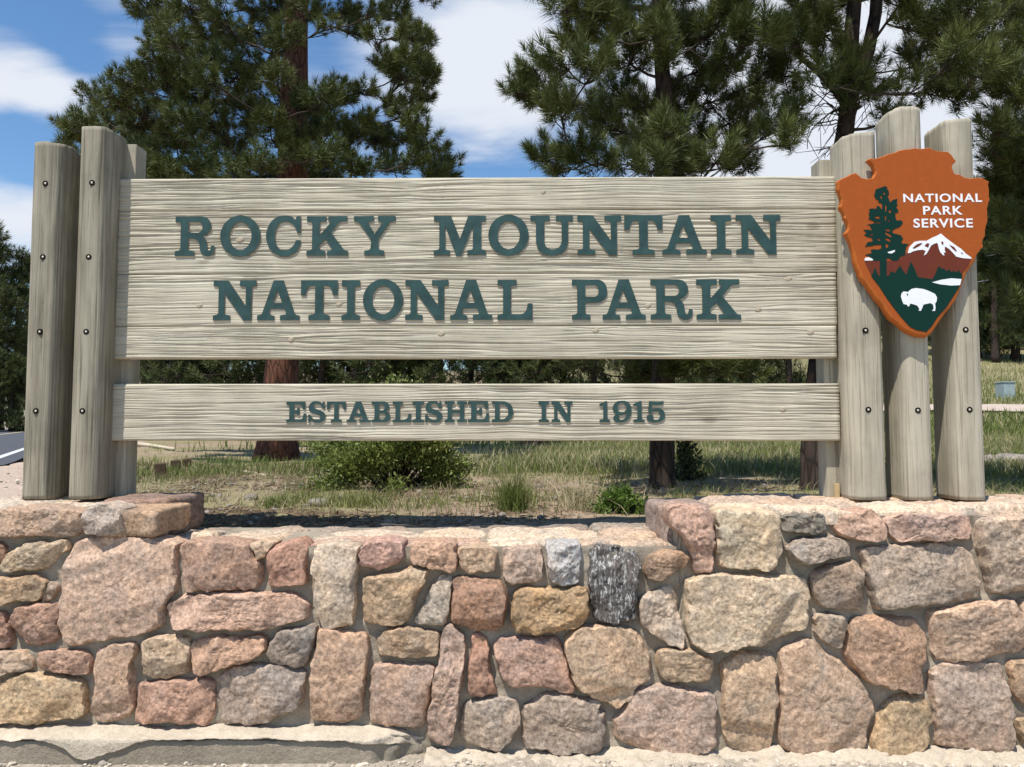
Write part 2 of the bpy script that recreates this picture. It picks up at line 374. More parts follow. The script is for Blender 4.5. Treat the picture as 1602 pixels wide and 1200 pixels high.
# mortar core and mortar front
def core():
    a = Acc()
    for (x0, x1, z1) in [(-4.3, -1.68, 1.052), (-1.68, .735, .917), (.735, 4.3, 1.055)]:
        V, Fc = box_vf((x0, 3.455, -.05), (x1, 4.10, z1)); a.add(np.array(V) - WL, Fc)
    a.build('mortar_core', M_MORT, wall, smooth=False)
core()
nx, nz = 560, 74
xs = np.linspace(-4.3, 4.3, nx); zt = np.where(xs < -1.585, 1.05, np.where(xs < .735, .92, 1.052))
V = []
u = np.linspace(0, 1, nz)
Xg = np.repeat(xs[:, None], nz, 1); Zg = zt[:, None] * u[None]
pn = np.stack([Xg, Xg * 0, Zg], -1)
Yg = 3.418 + .010 * fbm(pn * 9, 3, 3) + .004 * fbm(pn * 45, 2, 4)
V = np.stack([Xg, Yg, Zg], -1).reshape(-1, 3)
# top lip back to the core
link_mesh('mortar', V - WL, grid_faces(nx, nz)[:, ::-1], M_MORT, wall)

def chaikin(p, it=2, q=.22):
    for _ in range(it):
        a = p * (1 - q) + np.roll(p, -1, 0) * q; b = p * q + np.roll(p, -1, 0) * (1 - q)
        p = np.stack([a, b], 1).reshape(-1, 2)
    return p
def resample(p, n):
    q = np.vstack([p, p[:1]]); d = np.r_[0, np.cumsum(np.linalg.norm(np.diff(q, axis=0), axis=1))]
    t = np.linspace(0, d[-1], n, endpoint=False)
    return np.stack([np.interp(t, d, q[:, 0]), np.interp(t, d, q[:, 1])], 1)
def centroid(p):
    x, y = p[:, 0], p[:, 1]; x1, y1 = np.roll(x, -1), np.roll(y, -1); c = x * y1 - x1 * y; A = c.sum() / 2
    return np.array([((x + x1) * c).sum() / (6 * A), ((y + y1) * c).sum() / (6 * A)]), abs(A)
def srgb(c, sat=.72, gain=1.04):
    c = [x * .8 + t * .2 * (sum(c) / 451) for x, t in zip(c, (176, 149, 126))]; c = (c[0] * 1.0, c[1] * .985, c[2] * .985); l = sum(c) / 3; c = [min(250, (l + (x - l) * sat) * gain) for x in c]
    return tuple((x / 255 / 12.92) if x <= 10 else ((x / 255 + .055) / 1.055) ** 2.4 for x in c)
SEED = [0]
def stone_mesh(poly, prot=.04, back=.085, rough=1.0, tilt=.04, edge=None):
    """poly (n,2) in face coordinates; returns V (x, out, z)-like with out towards the viewer, F."""
    SEED[0] += 1; sd = SEED[0] * 3; rg = np.random.default_rng(sd)
    p = chaikin(np.asarray(poly, float), 2, .13); c0 = p.mean(0); p = c0 + (p - c0) * (1 + .007 / (np.linalg.norm(p - c0, axis=1)[:, None] + 1e-6)); per = np.linalg.norm(np.diff(np.vstack([p, p[:1]]), axis=0), axis=1).sum()
    n = int(np.clip(per / .011, 40, 150)); p = resample(p, n); c, A = centroid(p)
    q3 = np.stack([p[:, 0], p[:, 1], p[:, 0] * 0 + sd], 1)
    nrm = np.roll(p, -1, 0) - np.roll(p, 1, 0); nrm = np.stack([nrm[:, 1], -nrm[:, 0]], 1); nrm /= np.linalg.norm(nrm, axis=1)[:, None] + 1e-9
    p = p + nrm * (.005 * fbm(q3 * 14, 2, sd) + .0035 * fbm(q3 * 45, 2, sd + 2))[:, None] * min(rough, 1.3)
    size = math.sqrt(A); er = edge or np.clip(size * .10, .012, .03)
    dd = np.linalg.norm(p - c, axis=1)
    er = edge or np.clip(size * .045, .006, .012)
    ab = np.array([0, .0015, .004, .0075, .012, .018, .026])
    T0 = 1 - np.minimum(ab[:, None] / dd[None], .12 * np.arange(7)[:, None])
    K = int(np.clip(dd.max() / .0105, 6, 26)); f = np.linspace(0, 1, K + 1)[1:]
    TS = np.vstack([T0, T0[-1][None] * (1 - f[:, None]) + .04 * f[:, None]])
    P2 = c + (p - c)[None] * TS[..., None]
    d = (1 - TS) * dd[None]; ts = TS
    q = np.stack([P2[..., 0], P2[..., 1], P2[..., 0] * 0 + sd], -1)
    erv = er * (1 + 1.1 * np.clip(fbm(np.stack([p[:, 0], p[:, 1], p[:, 0] * 0 + sd], 1) * 22, 2, sd + 31), -.6, 1))[None]
    prof = np.clip(d / erv, 0, 1); prof = .6 * prof + .4 * np.sqrt(prof * (2 - prof))
    tx, tz = rg.uniform(-tilt, tilt, 2)
    low = fbm(q * 4.5, 2, sd) * .005 * rough
    rel = (P2 - c); pl = np.zeros(P2.shape[:2]) + .004
    for k in range(5):
        a = rg.uniform(0, 2 * math.pi); gm = rg.uniform(.10, .60) * (.5 + .5 * rough); off = rg.uniform(.24, .46) * gm * size
        pl = np.minimum(pl, off - gm * (rel[..., 0] * math.cos(a) + rel[..., 1] * math.sin(a)))
    pl = np.maximum(pl, -.34 * prot)
    tn = fbm(q * np.array([6, 9, 1]), 2, sd + 40) * 3.2; tf = np.floor(tn); tr_ = tf + sst(.70, .95, tn - tf)
    wob = fbm(q * 13, 3, sd + 5) * .0022 * rough + (tr_ * .0042 * max(rough - .55, .1))
    fac = pl; fine = fbm(q * 42, 3, sd + 9, .6) * .0030 * rough
    h = prot * (.02 + .98 * prof) + prof * (low + pl + wob + rel[..., 0] * tx + rel[..., 1] * tz) + fine * (.4 + .6 * prof)
    V = np.stack([P2[..., 0], h, P2[..., 1]], -1).reshape(-1, 3)
    hc = h[-1].mean(); hc_ = (low[-1].mean() + fac[-1].mean())
    V = np.vstack([V, [[c[0], hc, c[1]]]])
    bk = np.stack([p[:, 0], np.full(n, -back), p[:, 1]], 1); V = np.vstack([V, bk])
    k = len(ts); Fc = grid_faces(k, n, True).tolist(); ci = k * n
    for j in range(n):
        Fc.append([(k - 1) * n + j, (k - 1) * n + (j + 1) % n, ci])
        Fc.append([j, ci + 1 + j, ci + 1 + (j + 1) % n, (j + 1) % n])
    return V, Fc, c
def face_stone(pxpoly, col, prot=.04, rough=1.0, label=None, Y=WY, k=1.0):
    pts = np.array([P(a, b, Y)[[0, 2]] for a, b in pxpoly])
    if (lambda x, y: (x * np.roll(y, -1) - np.roll(x, -1) * y).sum())(pts[:, 0], pts[:, 1]) < 0: pts = pts[::-1]
    V, Fc, c = stone_mesh(pts, prot * 1.1 + .004, .10, rough, .055)
    W = np.stack([V[:, 0] - c[0], 3.425 - V[:, 1] - 3.425, V[:, 2] - c[1]], 1)
    Fc = [f[::-1] for f in Fc]
    o = link_mesh('stone', W, Fc, M_STONE, wall, True, (c[0], 3.425 - 3.75, c[1]), 34)
    o.color = (*[x * k for x in srgb(col)], 1)
    if label: o['label'] = label
    if label and ('streak' in label or 'split' in label): o.data.materials[0] = M_STREAK
    return o
TZ = 2.6095
def tile(x0, lst, tf=None):
    for pts, col, prot, rough, *lab in lst:
        face_stone([(x0 + a / TZ, 740 + b / TZ) for a, b in pts], col, prot, rough, lab[0] if lab else None)
TAN = (188, 160, 128); PINK = (186, 146, 122); BRN = (165, 132, 106); GREY = (152, 140, 124); CREAM = (192, 174, 146); OCH = (172, 144, 102); RED = (168, 118, 94)
tile(0, [
 ([(-60,152),(140,140),(345,155),(345,235),(300,262),(120,252),(0,265),(-60,262)], (176,146,118), .045, 1),
 ([(352,155),(420,130),(502,140),(508,230),(480,248),(352,250)], (168,156,142), .05, 1.3),
 ([(-60,290),(5,292),(20,300),(16,340),(0,365),(-60,375)], (176,128,92), .03, 1),
 ([(8,380),(30,340),(60,315),(150,280),(270,275),(275,310),(240,345),(190,390),(60,405),(15,400)], (186,160,120), .05, 1.2),
 ([(-60,430),(100,420),(150,412),(190,440),(185,480),(150,515),(0,535),(-60,540)], (172,142,104), .05, 1.1),
 ([(198,440),(240,460),(215,510),(160,535),(192,480)], (160,138,114), .03, 1),
 ([(45,575),(95,545),(190,532),(255,530),(245,600),(240,680),(190,700),(95,700),(75,650),(50,610)], (170,130,106), .045, 1.2),
 ([(-60,560),(25,565),(35,620),(50,690),(20,715),(-60,722)], (170,124,98), .035, 1),
 ([(300,270),(480,262),(630,268),(725,290),(715,360),(725,470),(690,510),(665,560),(665,620),(640,640),(520,665),(400,685),(290,712),(250,640),(255,480),(270,360)], (192,158,130), .045, .8, 'large flat pinkish tan stone'),
 ([(740,280),(900,275),(1010,290),(1030,340),(1068,370),(1065,440),(1040,470),(760,490),(745,400)], (168,132,108), .05, .8),
 ([(690,530),(750,500),(900,492),(1060,490),(1200,485),(1254,520),(1262,560),(1254,595),(1150,622),(1050,638),(720,640),(690,600),(680,560)], (186,150,126), .055, 1),
 ([(-60,730),(0,730),(90,722),(120,750),(140,790),(100,805),(0,822),(-60,822)], (178,152,122), .045, 1.2),
 ([(170,725),(360,730),(375,780),(360,815),(250,812),(175,800),(160,760)], (178,138,112), .045, 1.2),
 ([(-60,860),(0,845),(50,830),(150,815),(340,845),(350,900),(345,990),(150,1020),(0,1015),(-60,1015)], (188,158,112), .045, .8),
 ([(395,715),(450,700),(550,695),(560,730),(530,770),(545,850),(545,960),(510,1005),(430,1022),(380,1005),(385,880),(390,780)], (182,148,118), .04, .8),
 ([(580,690),(650,665),(760,665),(775,720),(770,815),(700,835),(580,830),(585,760)], (178,156,124), .045, 1.1),
 ([(785,690),(860,660),(980,670),(1050,655),(1090,670),(1085,720),(1040,760),(950,775),(820,830),(795,800)], (180,140,110), .045, 1.2),
 ([(560,860),(700,845),(870,840),(875,930),(870,1010),(820,1035),(760,1017),(560,1015),(550,990),(555,920)], (176,134,110), .045, 1.0),
 ([(895,830),(940,790),(1060,777),(1124,782),(1245,802),(1240,920),(1210,965),(1100,1010),(1000,1022),(915,1027),(900,960)], (160,144,128), .045, .9, 'pale grey stone with rounded corner'),
])
tile(400, [
 ([(45,330),(90,290),(180,275),(215,300),(200,360),(210,450),(170,455),(60,460),(50,400)], (178,128,104), .04, 1),
 ([(-25,292),(40,282),(72,290),(35,340),(5,350)], (192,160,122), .03, 1),
 ([(235,295),(330,290),(415,300),(420,350),(405,450),(410,560),(395,620),(280,630),(250,590),(240,480),(230,400)], (184,168,142), .05, .9),
 ([(450,285),(530,270),(600,275),(605,340),(570,370),(500,385),(430,380),(425,340)], (188,142,122), .05, 1.1),
 ([(630,285),(740,280),(810,290),(820,330),(820,395),(800,405),(720,385),(640,370)], (182,142,112), .045, 1.2),
 ([(828,306),(900,300),(980,315),(985,360),(975,400),(870,405),(835,385)], (180,152,120), .04, 1),
 ([(435,430),(530,405),(640,390),(705,395),(700,430),(650,510),(640,570),(600,620),(440,615),(440,520)], (178,152,114), .05, 1),
 ([(655,590),(680,560),(730,450),(760,420),(800,430),(795,500),(780,620),(760,628),(660,608)], (168,158,140), .04, 1),
 ([(815,420),(920,425),(1005,445),(1020,510),(1025,560),(1010,620),(990,650),(870,635),(800,600),(805,500)], (162,120,92), .055, 1.1),
 ([(60,690),(110,640),(245,620),(235,680),(205,790),(150,785),(75,770),(50,730)], (138,128,116), .045, 1.1),
 ([(260,630),(350,640),(450,655),(465,690),(445,820),(440,920),(420,1005),(350,1020),(225,1010),(230,900),(235,760)], (186,150,118), .05, .8),
 ([(490,690),(530,640),(600,630),(752,650),(742,740),(700,752),(590,742),(500,745)], (172,144,110), .05, 1),
 ([(480,790),(560,775),(735,780),(715,870),(700,960),(685,1030),(580,1035),(470,1025),(465,940)], (184,150,124), .04, .7),
 ([(768,640),(790,620),(855,660),(850,770),(835,890),(815,1040),(800,1090),(740,1105),(697,1060),(705,980),(728,880),(748,760)], (172,146,128), .055, 1.4),
 ([(885,660),(920,655),(945,690),(960,800),(985,890),(960,905),(872,910),(868,860),(878,750)], (176,126,98), .045, 1.1),
 ([(968,692),(1000,672),(1044,670),(1214,672),(1245,690),(1275,790),(1297,885),(1290,905),(1160,870),(1050,877),(1005,830),(982,760)], (186,144,120), .05, .9),
 ([(860,935),(1000,918),(1075,930),(1075,1030),(1040,1095),(980,1125),(850,1105),(835,1050),(840,980)], (162,146,126), .045, 1),
])
tile(800, [
 ([(-38,310),(20,297),(115,302),(122,360),(116,430),(70,445),(0,450),(-20,430),(-33,390)], (182,154,130), .045, 1.1),
 ([(147,292),(278,288),(288,360),(283,440),(240,455),(157,445),(147,380)], (158,160,160), .045, 1.7, 'pale blue grey split stone'),
 ([(328,305),(508,305),(518,400),(513,500),(500,605),(420,612),(337,605),(327,500),(314,420)], (84,82,80), .05, 1.5, 'near black stone streaked with white'),
 ([(555,345),(600,325),(700,318),(718,340),(700,385),(650,405),(610,440),(552,435),(542,400)], (162,128,96), .055, 1.2),
 ([(20,482),(70,462),(200,462),(300,467),(315,510),(310,590),(270,620),(190,642),(100,655),(20,640),(0,600),(10,540)], (176,138,88), .06, 1.6),
 ([(522,510),(600,475),(650,455),(680,490),(685,600),(710,680),(700,712),(650,700),(580,650),(532,620)], (186,166,140), .045, 1.3),
 ([(215,670),(300,622),(440,622),(520,642),(550,720),(570,800),(560,840),(520,870),(490,920),(430,950),(390,935),(270,880),(240,800),(217,720)], (190,158,120), .06, .9),
 ([(592,725),(650,712),(740,730),(818,752),(818,820),(800,850),(720,850),(620,835),(594,790)], (182,152,114), .05, 1.1),
 ([(710,440),(800,414),(1000,417),(1180,420),(1205,440),(1210,520),(1212,632),(1100,668),(1000,700),(880,715),(770,722),(732,690),(714,620)], (190,170,136), .06, .9, 'large cream coloured stone'),
 ([(640,140),(720,130),(812,150),(826,250),(821,400),(752,405),(733,370),(714,285),(695,250),(648,225)], (176,140,120), .05, 1.4),
 ([(838,165),(880,152),(1060,157),(1083,175),(1094,230),(1094,330),(1063,398),(960,385),(870,387),(841,370),(836,260)], (192,174,138), .055, .9),
 ([(47,950),(120,910),(190,897),(250,910),(370,930),(345,960),(388,970),(383,1020),(368,1125),(200,1140),(62,1120),(44,1060)], (148,134,118), .05, 1.1),
 ([(422,1000),(460,960),(510,882),(580,864),(700,872),(800,892),(833,912),(837,1020),(827,1130),(700,1140),(520,1127),(432,1092)], (178,150,128), .05, .9),
 ([(857,782),(940,732),(1060,740),(1078,760),(1083,900),(1073,1040),(1058,1140),(900,1140),(862,1080),(867,900)], (186,156,120), .045, .8),
])
tile(1182, [
 ([(112,187),(140,172),(278,167),(283,233),(250,245),(112,240)], (126,120,104), .045, 1.6, 'small dark grey green stone'),
 ([(122,300),(170,267),(340,262),(378,287),(378,335),(260,355),(200,375),(142,345)], (158,146,130), .055, 1.3),
 ([(327,182),(400,157),(470,152),(510,190),(513,270),(480,285),(400,270),(345,250),(322,215)], (184,146,120), .05, 1.2),
 ([(524,190),(600,167),(700,167),(870,177),(883,230),(870,270),(780,272),(570,280),(542,250)], (184,150,130), .05, 1.2),
 ([(912,187),(1000,180),(1250,172),(1260,480),(1100,485),(952,487),(934,400),(914,300)], (174,154,130), .05, 1.2),
 ([(412,302),(600,292),(800,292),(870,312),(898,370),(913,505),(820,517),(690,545),(600,540),(490,560),(472,500),(442,400)], (162,146,126), .05, .9, 'broad grey stone'),
 ([(227,410),(310,377),(400,352),(428,390),(443,450),(436,555),(350,560),(270,550),(227,500)], (160,138,114), .045, .9),
 ([(238,592),(300,577),(358,587),(362,640),(343,715),(300,708),(253,660)], (164,146,122), .04, 1.2),
 ([(397,592),(520,587),(658,592),(688,660),(692,720),(678,800),(678,895),(600,880),(450,855),(368,750),(373,650)], (174,136,104), .055, .9),
 ([(703,560),(850,532),(1050,517),(1073,560),(1092,640),(1096,720),(900,760),(738,775),(713,680)], (186,154,124), .05, 1),
 ([(1078,520),(1250,510),(1250,740),(1114,740),(1104,640)], (178,146,114), .04, 1),
 ([(94,732),(200,672),(260,702),(400,822),(488,950),(458,1050),(438,1145),(300,1150),(132,1140),(94,1090),(99,900)], (186,154,122), .045, .8, 'large pinkish five sided stone'),
 ([(532,940),(600,907),(700,917),(712,1000),(705,1110),(600,1145),(472,1140),(494,1000)], (180,150,104), .045, .9),
 ([(712,812),(780,777),(900,767),(1000,777),(1018,850),(1048,970),(1053,1080),(1030,1130),(900,1130),(742,1120),(732,1000),(717,900)], (172,148,126), .045, .9),
 ([(1024,772),(1100,757),(1250,757),(1250,930),(1084,940),(1044,880)], (180,144,106), .045, 1),
 ([(1074,1000),(1250,970),(1250,1110),(1100,1112),(1069,1060)], (178,148,106), .04, 1),
])
# stones of the wall beyond the frame
PAL = [TAN, PINK, BRN, GREY, CREAM, OCH, RED]
for side in (-1, 1):
    x_in = -2.36 if side < 0 else 2.38; x_out = side * 4.25
    rg = np.random.default_rng(5 + side); z = .07
    for row in range(5):
        hh = [.19, .2, .21, .2, .16][row]; x = x_in
        while abs(x) < abs(x_out) - .12:
            w = min(rg.uniform(.18, .42), abs(x_out) - abs(x)); x2 = x + side * w; g = .016
            a, b = min(x, x2) + g, max(x, x2) - g; j = lambda: rg.uniform(-.02, .02)
            pts = np.array([(a + j() * .4, z + g), ((a + b) / 2, z + g + j() * .5), (b + j() * .4, z + g), (b + j() * .4, z + hh / 2), (b + j() * .4, z + hh - g), ((a + b) / 2, z + hh - g + j() * .5), (a + j() * .4, z + hh - g), (a + j() * .4, z + hh / 2)])
            Vs, Fs, c = stone_mesh(pts, .045, .1, 1)
            o = link_mesh('stone', np.stack([Vs[:, 0] - c[0], -Vs[:, 1], Vs[:, 2] - c[1]], 1), [f[::-1] for f in Fs], M_STONE, wall, True, (c[0], 3.425 - 3.75, c[1]))
            o.color = (*srgb(PAL[rg.integers(0, 7)]), 1); x = x2
        z += hh

def rough_block(name, lo, hi, col, seed, rough=1.0, n=14):
    lo = np.array(lo, float); hi = np.array(hi, float); c = (lo + hi) / 2; hs = (hi - lo) / 2
    bm = bmesh.new(); bmesh.ops.create_cube(bm, size=2); bmesh.ops.subdivide_edges(bm, edges=bm.edges[:], cuts=n, use_grid_fill=True)
    V = np.array([v.co[:] for v in bm.verts]); Fc = [[v.index for v in f.verts] for f in bm.faces]; bm.free()
    k = 11; nn = (np.abs(V) ** k).sum(1) ** (1 / k); V = V / nn[:, None]
    W = V * hs; d = W / (np.linalg.norm(W, axis=1)[:, None] + 1e-9)
    q = W + seed * 3.7
    W = W + d * ((fbm(q * 7, 2, seed) * .014 - np.abs(vn(q * 14, seed + 3)) * .012 + fbm(q * 40, 2, seed + 8) * .004) * rough)[:, None]
    o = link_mesh(name, W, Fc, M_STONE, wall, True, tuple(c - WL)); o.color = (*srgb(col), 1); return o
rough_block('stone', (-1.79, 3.375, .957), (-1.545, 3.74, 1.082), (170, 138, 104), 1, 1)
rough_block('stone', (-1.98, 3.70, .90), (-1.63, 4.14, 1.105), (140, 112, 96), 2, 1.2)
rough_block('stone', (.70, 3.56, .89), (.95, 4.12, 1.075), (150, 130, 118), 3, 1.2)

def slab(poly, zt, th, col, seed, rough=1.0):
    """flat cap stone: polygon in plan (x,y), top at zt."""
    pts = np.array(poly, float)
    if (pts[:, 0] * np.roll(pts[:, 1], -1) - np.roll(pts[:, 0], -1) * pts[:, 1]).sum() < 0: pts = pts[::-1]
    V, Fc, c = stone_mesh(pts, th, .03, rough, .03, .012)
    W = np.stack([V[:, 0] - c[0], V[:, 2] - c[1], V[:, 1] - th], 1)
    o = link_mesh('capstone', W, Fc, M_STONE, wall, True, (c[0], c[1] - 3.75, zt)); o.color = (*srgb(col), 1); return o
rg = np.random.default_rng(21)
def cap_row(x0, x1, y0, y1, z, wmin, wmax, cols, dz=.012):
    x = x0
    while x < x1 - .05:
        w = min(rg.uniform(wmin, wmax), x1 - x)
        if x1 - (x + w) < wmin * .6: w = x1 - x
        g = .008; j = lambda s=.03: rg.uniform(-s, s)
        ym = y0 + (y1 - y0) * .5
        poly = [(x + g, y0 + j()), (x + w * .3, y0 + j()), (x + w * .7, y0 + j()), (x + w - g, y0 + j()), (x + w - g + j(.01), ym), (x + w - g, y1 + j()), (x + w * .5, y1 + j()), (x + g, y1 + j()), (x + g + j(.01), ym)]
        slab(poly, z + rg.uniform(-dz, dz), .035, cols[rg.integers(0, len(cols))], 0, .8); x += w
CC = [(196, 176, 148), (186, 160, 132), (200, 182, 154), (184, 148, 124), (192, 170, 140)]
cap_row(-1.52, .70, 3.445, 3.63, .930, .24, .62, CC, .008)
cap_row(-1.60, .70, 3.65, 3.90, .931, .18, .66, CC, .012)
cap_row(-1.62, .70, 3.92, 4.16, .925, .2, .42, [(150, 138, 120), (164, 146, 124), (140, 126, 110)], .022)
cap_row(-4.3, -1.79, 3.425, 3.74, 1.084, .5, 1.0, [(186, 176, 154), (190, 178, 152)], .004)
cap_row(-4.3, -1.98, 3.755, 4.14, 1.082, .4, .8, [(180, 168, 146), (176, 160, 138)], .004)
cap_row(.93, 4.3, 3.43, 3.68, 1.086, .28, .7, [(196, 176, 150), (190, 156, 130), (198, 180, 150)], .006)
cap_row(.95, 4.3, 3.70, 4.14, 1.084, .3, .7, [(190, 168, 142), (186, 160, 134)], .006)

# footing: grey concrete below, pale mortar slopped over its top edge
GZ = .04
def ledge(name, x0, x1, rows, m, seed, namp, drip=None, yamp=None, taper=False):
    """rows: profile (y, z, weight of the wavy edge)."""
    n = int((x1 - x0) / .012); xs = np.linspace(x0, x1, n); rows = np.array(rows, float)
    t = np.linspace(0, len(rows) - 1, 30); py, pz, pw = [np.interp(t, range(len(rows)), rows[:, k]) for k in range(3)]
    Xg = np.repeat(xs[:, None], len(t), 1); Yg = np.repeat(py[None], n, 0); Zg = np.repeat(pz[None], n, 0)
    if drip is not None: Zg = Zg - pw[None] * drip(xs)[:, None]
    q = np.stack([Xg, Yg, Zg], -1)
    Yg = Yg + (namp if yamp is None else yamp) * (.010 * fbm(q * 7, 2, seed) + .008 * fbm(q * 24, 3, seed + 2) + .004 * fbm(q * 70, 2, seed + 5))
    Zg = Zg + namp * (.010 * fbm(q * 8, 3, seed + 3) + .006 * fbm(q * 40, 2, seed + 4))
    if taper:
        tw_ = sst(x1 - .22, x1, Xg + .02 * fbm(q * 20, 2, 4)); Yg = Yg * (1 - tw_) + 3.42 * tw_; Zg = Zg - tw_ * .05
    return link_mesh(name, np.stack([Xg, Yg, Zg], -1).reshape(-1, 3) - WL, grid_faces(n, len(t))[:, ::-1], m, wall)
xsplit = P(664, 1150, 3.35)[0]
ledge('footing', -4.35, xsplit, [(3.44, .140, 0), (3.32, .138, 0), (3.302, .133, 0), (3.298, .121, 0), (3.297, .05, 0), (3.297, -.03, 0)], M_FOOT, 3, .35, None, .12, True)
def drip(x):
    q = np.stack([x * 2.3, x * 0, x * 0 + 4], -1); return .000 + .024 * np.clip(fbm(q, 3, 6), -.25, 1) + .045 * np.exp(-((x + 1.78) / .10) ** 2)
ledge('mortar_ledge', -4.35, xsplit, [(3.45, .160, 0), (3.40, .155, 0), (3.34, .151, 0), (3.310, .148, 0), (3.292, .146, .03), (3.2870, .143, .4), (3.2865, .140, 1), (3.2865, .136, 1.06), (3.31, .134, 1.06)], M_LEDGE, 5, .8, drip, .10, True)
ledge('mortar_ledge', xsplit + .004, 4.35, [(3.45, .072, 0), (3.40, .060, 0), (3.34, .052, 0), (3.30, .046, .4), (3.27, .036, .7), (3.25, .01, 1), (3.245, -.03, 1)], M_LEDGE, 9, 1.5, lambda x: .012 * fbm(np.stack([x * 3, x * 0, x * 0], -1), 3, 8))

# ------------------------------------------------------------------ the sign
D0 = 3.90; KA = math.atan(-.012); UA = np.array([math.cos(KA), math.sin(KA), 0]); WA = np.array([-math.sin(KA), math.cos(KA), 0])
ZB = 1.085; SO = np.array([0, D0, ZB])
def S(px, py, w=0.):
    d = pxdir(px, py); o = np.array([0, 0, CAMZ]) - SO
    t = (w - o @ WA) / (d @ WA); p = o + d * t
    return np.array([p @ UA, w, p[2]])
sign = tag(empty('park_sign', SO, KA), 'large wooden sign board with green raised letters bolted to round log posts', 'sign')
# knots bend the grain lines
KN = [S(1234, 436), S(1186, 484), S(932, 517), S(1014, 478), S(455, 531), S(1020, 341), S(375, 372), S(530, 476), S(1265, 520), S(640, 300)]
def plank(name, pxl, pxr, ty, by, th=.05, seed=0, relief=.0036, edge_px=0):
    l = (S(pxl, ty[0])[0] + S(pxl, by[0])[0]) / 2; r = (S(pxr, ty[1])[0] + S(pxr, by[1])[0]) / 2
    zt = (S(pxl, ty[0])[2] + S(pxr, ty[1])[2]) / 2; zb = (S(pxl, by[0])[2] + S(pxr, by[1])[2]) / 2
    nu = int((r - l) / .02); nv = int((zt - zb) / .0017)
    u = np.linspace(l, r, nu); v = np.linspace(zb, zt, nv); U, Vv = np.meshgrid(u, v, indexing='ij')
    z = Vv.copy()
    z = z + .011 * fbm(np.stack([U * .9, Vv * 3, U * 0], -1), 3, seed + 1) + .0022 * fbm(np.stack([U * 4.5, Vv * 14, U * 0], -1), 2, seed + 2)
    for k in KN:
        dx = (U - k[0]) / .10; dz = (Vv - k[2]) / .028
        z = z + .014 * np.exp(-dx * dx - dz * dz) * np.tanh((Vv - k[2]) / .012)
    big = fbm(np.stack([U * 1.5, z * 75, U * 0 + seed], -1), 2, seed + 20)
    med = fbm(np.stack([U * 3, z * 210, U * 0 + seed], -1), 2, seed + 40)
    amt = .45 + .55 * sst(-.5, .6, fbm(np.stack([U * 1.2, Vv * 7, U * 0], -1), 2, seed + 60))
    h = relief * amt * (.30 * big - 1.0 * np.clip(-med, 0, 1) + .35 * med)
    mrg = sst(0, .006, np.minimum(Vv - zb, zt - Vv)) 
    ed = np.minimum(Vv - zb, zt - Vv)
    w = -h * mrg + np.where(ed < .006, .007 * (1 - ed / .006), 0) + .002
    V = np.stack([U, w, Vv], -1).reshape(-1, 3); Fc = grid_faces(nu, nv)[:, ::-1].tolist(); n0 = nu * nv
    # back and sides
    per = [i * nv for i in range(nu)] + [(nu - 1) * nv + j for j in range(1, nv)] + [i * nv + nv - 1 for i in range(nu - 2, -1, -1)] + [j for j in range(nv - 2, 0, -1)]
    bk = V[per].copy(); bk[:, 1] = th; V = np.vstack([V, bk]); m = len(per)
    for i in range(m): Fc.append([per[i], n0 + i, n0 + (i + 1) % m, per[(i + 1) % m]])
    Fc.append([n0 + i for i in range(m)])
    c = np.array([(l + r) / 2, 0, (zt + zb) / 2])
    return link_mesh(name, V - c, Fc, M_PANEL, sign, True, tuple(c))
PL, PR = 158, 1309
def ly(yl, yr): return (yl, yr)
plank('plank', PL, PR, ly(280, 274.5), ly(330, 326), seed=1)
plank('plank', PL, PR, ly(330.6, 326.6), ly(429, 425.5), seed=2, relief=.0046)
plank('plank', PL, PR, ly(429.6, 426.1), ly(510, 508.5), seed=3)
plank('plank', PL, PR, ly(510.6, 509.1), ly(562, 559), seed=4)
plank('board', PL, PR + 5, ly(601, 599.5), ly(690, 689), seed=7, relief=.0044)

